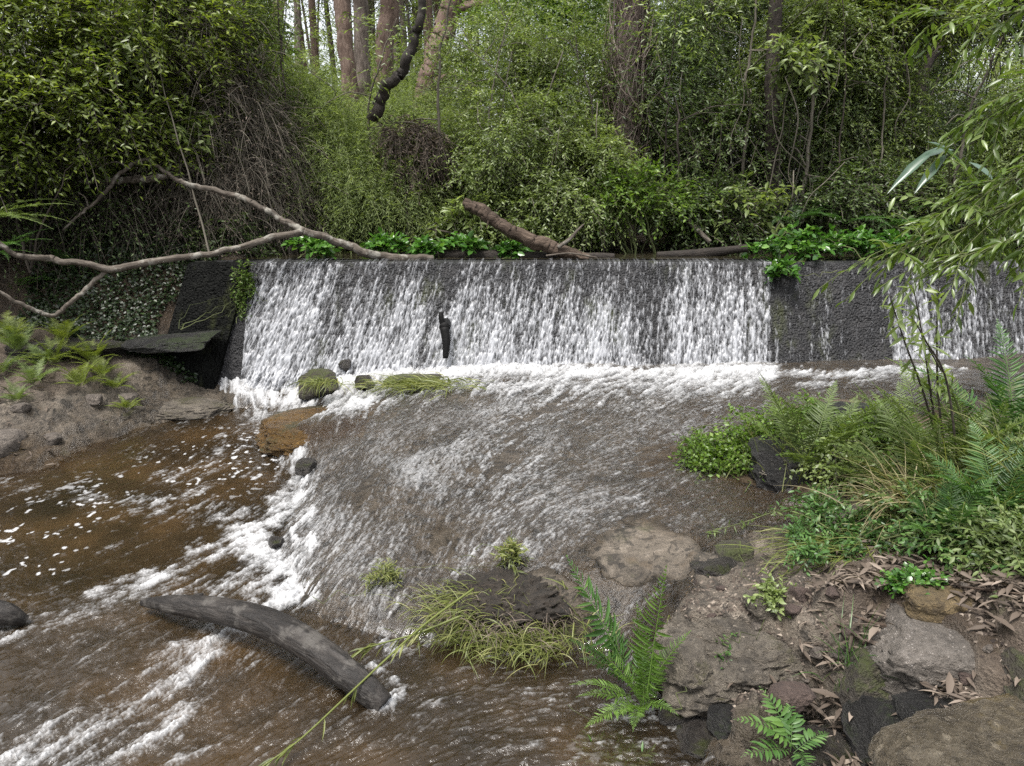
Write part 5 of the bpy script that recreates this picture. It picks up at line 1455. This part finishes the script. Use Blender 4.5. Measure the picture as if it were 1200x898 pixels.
g = on_ground(1062, 610); grass('dry straw coloured grass clump among the right bank ferns', g, 260, .5, None, leaf_mat('dry_grass', (.08, .065, .03), (.19, .16, .08), (.33, .29, .17), .3, .6), 6, .07, w=.006)
g = on_ground(1170, 585); grass('pale seeding grass between the tall ferns at the right edge', g, 220, .55, None, L_GRASS, 17, .12, w=.005, el=(.9, 1.5), droop=(.4, 1.6))
g = on_ground(1120, 600); grass('green grass clump right of the straw coloured one', g, 160, .5, None, L_GRASS, 7, .08, w=.006)
g = on_ground(985, 640); grass('flattened straw grass on the right bank above the dead leaves', g, 160, .32, 3.3, L_GRASS, 8, .12, el=(.0, .5), droop=(.4, 1.0), w=.006)
g = on_ground(1000, 790); grass('wispy dark grass growing out of the middle of the right bank', g, 60, .26, None, L_FERN, 9, .04, w=.004, el=(.9, 1.5), droop=(.3, 1.2))
g = on_ground(940, 470) ; grass('thin reeds at the back of the creeping plant', on_ground(925, 555), 70, .4, None, L_GRASS, 10, .12, w=.005, el=(1., 1.5), droop=(.2, 1.0))
# trailing reed stems over the stream
for lab, pts in (('long pale reed stem trailing from the hummock to the bottom edge', [(555, 690, .26), (500, 730, .20), (450, 775, .14), (400, 822, .09), (350, 868, .05), (305, 900, .02)]),
                 ('shorter reed stem trailing left from the hummock over the log end', [(540, 722, .18), (490, 742, .13), (455, 752, .10), (420, 762, .09)])):
    rg = np.random.RandomState(4); pp = [at_z(*p_) for p_ in pts]; t = thing('reed', lab, 'reed', pp[0])
    st, lf = MB(), MB(); limb(st, pp, [.006, .0055, .005, .004, .003], 60, 6, .05, 3); P = smooth_path(pp, 60)
    m = 26; idx = rg.randint(10, 58, m); T = norm(np.gradient(P, axis=0))[idx]
    leaves(lf, P[idx], norm(T + rg.normal(size=(m, 3)) * .4 + np.array([0, 0, -.2])), norm(UP + rg.normal(size=(m, 3)) * .5), rg.uniform(.05, .11, m), rg.uniform(.006, .011, m), LANCE, np.clip(rg.normal(.5, .2, m), 0, 1))
    st.build('stem', L_GRASS, t); lf.build('foliage', L_GRASS, t)
g0 = on_ground(925, 700)
t = thing('bent_weed', 'bent weed stem lying over the wet rock with a drooping leafy tip', 'weed', on_ground(985, 640))
pp = [on_ground(985, 640) + [0, 0, .03], on_ground(955, 632) + [0, 0, .10], on_ground(915, 618) + [0, 0, .10], on_ground(870, 622) + [0, 0, .05], on_ground(828, 630) + [0, 0, .03]]
st, lf = MB(), MB(); limb(st, pp, [.005, .004, .004, .003, .002], 40, 6, .05, 3); P = smooth_path(pp, 60); rg = np.random.RandomState(9)
idx = rg.randint(4, 60, 60); leaves(lf, P[idx], norm(rg.normal(size=(60, 3)) + np.array([-.5, -.3, 0])), norm(UP + rg.normal(size=(60, 3)) * .4), rg.uniform(.03, .06, 60), rg.uniform(.007, .012, 60), LANCE, np.clip(rg.normal(.5, .2, 60), 0, 1))
st.build('stem', M_GSTEM, t); lf.build('foliage', L_FERNP, t)

# ------------------------------------------------------------------ hanging vines in the forest
VINES = [(905, 40, 940, 260, 9.9), (1018, 20, 1010, 70, 9.9), (920, 90, 936, 235, 9.6), (870, 20, 860, 210, 10.0), (985, 60, 970, 200, 9.8), (880, 165, 925, 215, 9.9), (830, 0, 870, 60, 10.4), (895, 60, 920, 75, 9.7), (660, 60, 640, 200, 10.2), (560, 120, 600, 225, 10.), (640, 150, 690, 240, 9.8), (600, 60, 570, 190, 10.5), (365, 130, 400, 200, 10), (375, 180, 362, 60, 10.2), (150, 150, 175, 290, 8.8), (180, 190, 160, 300, 8.9), (60, 200, 90, 330, 8.6), (130, 210, 170, 330, 8.6), (200, 120, 215, 290, 9.2), (270, 60, 290, 220, 9.3), (310, 60, 335, 220, 9.6), (240, 90, 255, 250, 9.2), (1060, 60, 1050, 240, 10.2), (1100, 90, 1090, 250, 10.4), (800, 80, 815, 250, 10.3), (770, 60, 790, 230, 10.5), (990, 190, 905, 285, 9.5), (700, 120, 735, 280, 9.9), (930, 200, 895, 290, 9.6), (20, 120, 50, 260, 8.3)]
rg = np.random.RandomState(44)
for i, (a, b, c, d, Y) in enumerate(VINES):
    p0, p1 = at_y(a, b, Y), at_y(c, d, Y - .1)
    mid = [p0 + (p1 - p0) * f_ + rg.normal(size=3) * np.array([.10, .08, .06]) for f_ in (.25, .5, .75)]
    r_ = rg.uniform(.004, .010); mb = MB(); limb(mb, [p0] + mid + [p1], [r_, r_, r_ * .8, r_ * .5], 40, 5, .1, i)
    o = mb.build('vine', M_PSTEM, None, p0); tag(o, 'thin pale vine hanging through the forest thicket', 'vine', 'thin vines hanging in the thicket')

# ------------------------------------------------------------------ crumbs of bark, grit and soil on the banks
def crumbs(label, poly, n, seed, mat, loc, smin, smax, z0=.45):
    rg = np.random.RandomState(seed); P_ = np.array(poly); x0, y0 = P_.min(0); x1, y1 = P_.max(0)
    px = rg.uniform(x0, x1, n * 2); py = rg.uniform(y0, y1, n * 2); kp = poly_sd(px, py, poly) + 14 * vn2(px * .05, py * .05, seed) > 0; px, py = px[kp][:n], py[kp][:n]
    z = np.full(len(px), z0)
    for it in range(7):
        u = (px - 600) / FPX; v = (449 - py) / FPX; d = np.stack([u, cp + v * sp, -sp + v * cp], -1); q = CAM + d * ((z - CAM[2]) / d[:, 2])[:, None]
        z = ground_h(q[:, 0], q[:, 1])
    q[:, 2] = z; n = len(q); mb = MB(); s = smin + (smax - smin) * rg.rand(n) ** 3
    tv = norm(np.array([[1, 1, 1], [-1, -1, 1], [-1, 1, -1], [1, -1, -1.]])); tv = np.array([[1, 0, -.3], [-.5, .8, -.3], [-.5, -.8, -.3], [.1, .1, .6]])
    a = rg.uniform(0, 6.28, n); ca, sa = np.cos(a), np.sin(a); j = tv[None] * rg.uniform(.5, 1.4, (n, 4, 3))
    V = np.stack([j[..., 0] * ca[:, None] - j[..., 1] * sa[:, None] * .7, j[..., 0] * sa[:, None] + j[..., 1] * ca[:, None] * .7, j[..., 2] * .7], -1) * s[:, None, None] + q[:, None]
    F = (np.arange(n) * 4)[:, None, None] + np.array([[0, 1, 3], [1, 2, 3], [2, 0, 3]])[None]
    mb.add(V.reshape(-1, 3), t=F.reshape(-1, 3), tone=np.repeat(np.clip(rg.normal(.45, .25, n), 0, 1), 4))
    o = mb.build('gravel', mat, None, loc, smooth=False); tag(o, label, 'gravel', kind='stuff')


M_CRUMB = leaf_mat('crumb', (.014, .010, .008), (.06, .046, .036), (.22, .185, .15), 0, .85, .3)
crumbs('grit, bark crumbs and tiny stones strewn over the right bank', [(800, 680), (930, 630), (1300, 600), (1300, 850), (1100, 850), (900, 800), (790, 760)], 26000, 5, M_CRUMB, (1.5, 3.2, .4), .003, .02)
crumbs('grit and crumbs of bark strewn over the left bank', [(-40, 430), (140, 400), (170, 460), (110, 520), (-40, 545)], 3000, 6, M_CRUMB, (-3.5, 6.3, .3), .003, .015, .3)

# ------------------------------------------------------------------ dead leaves on the banks
def dead_leaf_mb(mb, rg, q, L, nrm=None):
    n = len(q); a = rg.uniform(0, 6.28, n)
    N = norm(np.stack([rg.normal(0, .35, n), rg.normal(0, .35, n), np.ones(n)], -1))
    leaves(mb, q, np.stack([np.cos(a), np.sin(a), rg.normal(.1, .22, n)], -1), N, L, L * rg.uniform(.16, .26, n), LANCE, np.clip(rg.normal(.5, .22, n), 0, 1))


rg = np.random.RandomState(21); n = 4200
px = rg.uniform(930, 1260, n); py = rg.uniform(600, 850, n)
wgt = np.maximum.reduce([np.exp(-(seg_dist(px, py, [(1000, 700), (1060, 665), (1200, 690)]) / 45) ** 2), np.exp(-(seg_dist(px, py, [(1190, 690), (1200, 790)]) / 22) ** 2), .8 * np.exp(-(seg_dist(px, py, [(1000, 745), (1090, 755), (985, 730)]) / 22) ** 2), .9 * np.exp(-(seg_dist(px, py, [(1130, 790), (1170, 820), (1080, 835)]) / 16) ** 2), .5 * np.exp(-(seg_dist(px, py, [(960, 760), (1000, 830), (960, 850)]) / 20) ** 2)])
kp = rg.rand(n) < wgt; px, py = px[kp], py[kp]
q = np.stack([at_z(a, b, .5) for a, b in zip(px, py)]); 
for it in range(6): q = np.stack([at_z(a, b, z) for a, b, z in zip(px, py, ground_h(q[:, 0], q[:, 1]))])
q[:, 2] = ground_h(q[:, 0], q[:, 1]) + rg.uniform(.004, .03, len(q))
mb = MB(); dead_leaf_mb(mb, rg, q, rg.uniform(.04, .095, len(q)))
o = mb.build('leaf_litter', L_DRY, None, (2, 4, .5), smooth=False); tag(o, 'drifts of brown gum leaves lying on the right bank', 'leaf litter', kind='stuff')
rg = np.random.RandomState(22); n = 500
px = rg.uniform(-20, 120, n); py = rg.uniform(425, 490, n); q = np.stack([at_z(a, b, .4) for a, b in zip(px, py)])
for it in range(6): q = np.stack([at_z(a, b, z) for a, b, z in zip(px, py, ground_h(q[:, 0], q[:, 1]))])
q[:, 2] = ground_h(q[:, 0], q[:, 1]) + rg.uniform(.004, .03, len(q))
mb = MB(); dead_leaf_mb(mb, rg, q, rg.uniform(.04, .095, len(q)))
o = mb.build('leaf_litter', L_DRY, None, (-3.5, 6.5, .4), smooth=False); tag(o, 'brown leaves and twigs littering the left bank below the bracken', 'leaf litter', kind='stuff')
# single larger leaves
SL = [(1000, 735), (980, 735), (1030, 735), (955, 778), (900, 792), (910, 800), (1010, 752), (1045, 755), (985, 822), (965, 838), (1020, 800), (1030, 805), (1025, 795), (1048, 805), (1005, 860), (1085, 825), (1100, 815), (1110, 820), (1075, 845), (1140, 800), (1150, 655), (1135, 662), (1180, 720), (1165, 735), (1190, 745), (1060, 660), (1035, 672), (1010, 680), (985, 705), (870, 690), (935, 770), (1110, 770), (1095, 855), (868, 795), (990, 845), (1000, 835), (945, 825), (1120, 835), (1132, 845), (1170, 855), (1055, 765), (1070, 750), (1090, 742), (1020, 765)]
rg = np.random.RandomState(23)
for i, (px, py) in enumerate(SL):
    q = on_ground(px, py, .045); mb = MB(); dead_leaf_mb(mb, rg, q[None] + [0, 0, .012], np.array([rg.uniform(.08, .14)]))
    o = mb.build('dead_leaf', L_DRY, None, q); tag(o, 'curled brown gum leaf lying on the right bank', 'leaf', 'single dead leaves on the right bank')
for i, (lab, pts, r_, mt) in enumerate([('pale strip of bark lying below the nettles', [(1110, 662), (1130, 658), (1152, 651)], .014, M_PSTEM), ('curved dark strip of bark on the leaf drift', [(1010, 757), (1045, 752), (1085, 762)], .016, M_BROWNWOOD), ('thin forked twig lying over the wet rock', [(890, 645), (910, 660), (930, 672)], .004, M_PSTEM), ('thin twig lying across the top of the gritty block', [(1120, 690), (1160, 695), (1200, 700)], .006, M_BROWNWOOD), ('dark stick half buried in the leaf drift', [(1000, 725), (1030, 735), (1068, 742)], .008, M_BROWNWOOD)]):
    pp = [on_ground(a, b, .01) + [0, 0, .012] for a, b in pts]; mb = MB(); limb(mb, pp, [r_ * .6, r_, r_ * .5], 30, 8, .15, i); o = mb.build('twig' if r_ < .01 else 'bark_strip', mt, None, pp[1]); tag(o, lab, 'twig' if r_ < .01 else 'bark')
# ------------------------------------------------------------------ light, sky, camera
w = bpy.data.worlds.new('World'); C.world = w; w.use_nodes = True
nt = w.node_tree; nt.nodes.clear()
sky = nt.nodes.new('ShaderNodeTexSky'); sky.sky_type = 'NISHITA'; sky.sun_disc = False
SUN_EL, SUN_AZ = R(70), R(215)
sky.sun_elevation = SUN_EL; sky.sun_rotation = SUN_AZ
sky.air_density = 1.0; sky.dust_density = 9.0; sky.ozone_density = 1.0
bg = nt.nodes.new('ShaderNodeBackground'); bg.inputs['Strength'].default_value = .11
ow = nt.nodes.new('ShaderNodeOutputWorld')
tcw = nt.nodes.new('ShaderNodeTexCoord'); nzw = nt.nodes.new('ShaderNodeTexNoise'); nzw.inputs['Scale'].default_value = 2.2; nzw.inputs['Detail'].default_value = 6
nt.links.new(tcw.outputs['Generated'], nzw.inputs['Vector'])
rmw = nt.nodes.new('ShaderNodeMapRange'); rmw.inputs[1].default_value = .3; rmw.inputs[2].default_value = .62; rmw.inputs[3].default_value = .35; rmw.inputs[4].default_value = .92
nt.links.new(nzw.outputs['Fac'], rmw.inputs[0])
mxw = nt.nodes.new('ShaderNodeMix'); mxw.data_type = 'RGBA'; mxw.inputs[7].default_value = (6.2, 6.35, 6.6, 1)
nt.links.new(rmw.outputs[0], mxw.inputs[0]); nt.links.new(sky.outputs[0], mxw.inputs[6]); nt.links.new(mxw.outputs[2], bg.inputs['Color']); nt.links.new(bg.outputs[0], ow.inputs['Surface'])
sl = bpy.data.lights.new('sun', 'SUN'); sl.energy = 2.6; sl.angle = R(22); sl.color = (1, .97, .93)
so = bpy.data.objects.new('sun', sl); COL.objects.link(so)
sd = Vector((math.sin(SUN_AZ) * math.cos(SUN_EL), math.cos(SUN_AZ) * math.cos(SUN_EL), math.sin(SUN_EL)))
so.rotation_euler = sd.to_track_quat('Z', 'Y').to_euler(); so.location = (0, 0, 30)
cd = bpy.data.cameras.new('camera'); cd.sensor_width = 36; cd.lens = FPX / 1200 * 36; cd.clip_end = 2000; cd.clip_start = .05
co = bpy.data.objects.new('camera', cd); COL.objects.link(co); co.location = CAM; co.rotation_euler = (R(90) - PITCH, 0, 0)
C.camera = co
vs = C.view_settings
C.display_settings.display_device = 'sRGB'
vs.view_transform = 'Standard'; vs.look = 'None'; vs.gamma = 1; vs.use_curve_mapping = False; vs.exposure = 1.42
cy = C.cycles
cy.max_bounces = 8; cy.transparent_max_bounces = 12; cy.diffuse_bounces = 3; cy.glossy_bounces = 3; cy.transmission_bounces = 4
cy.use_denoising = False
cy.sample_clamp_indirect = 6.0
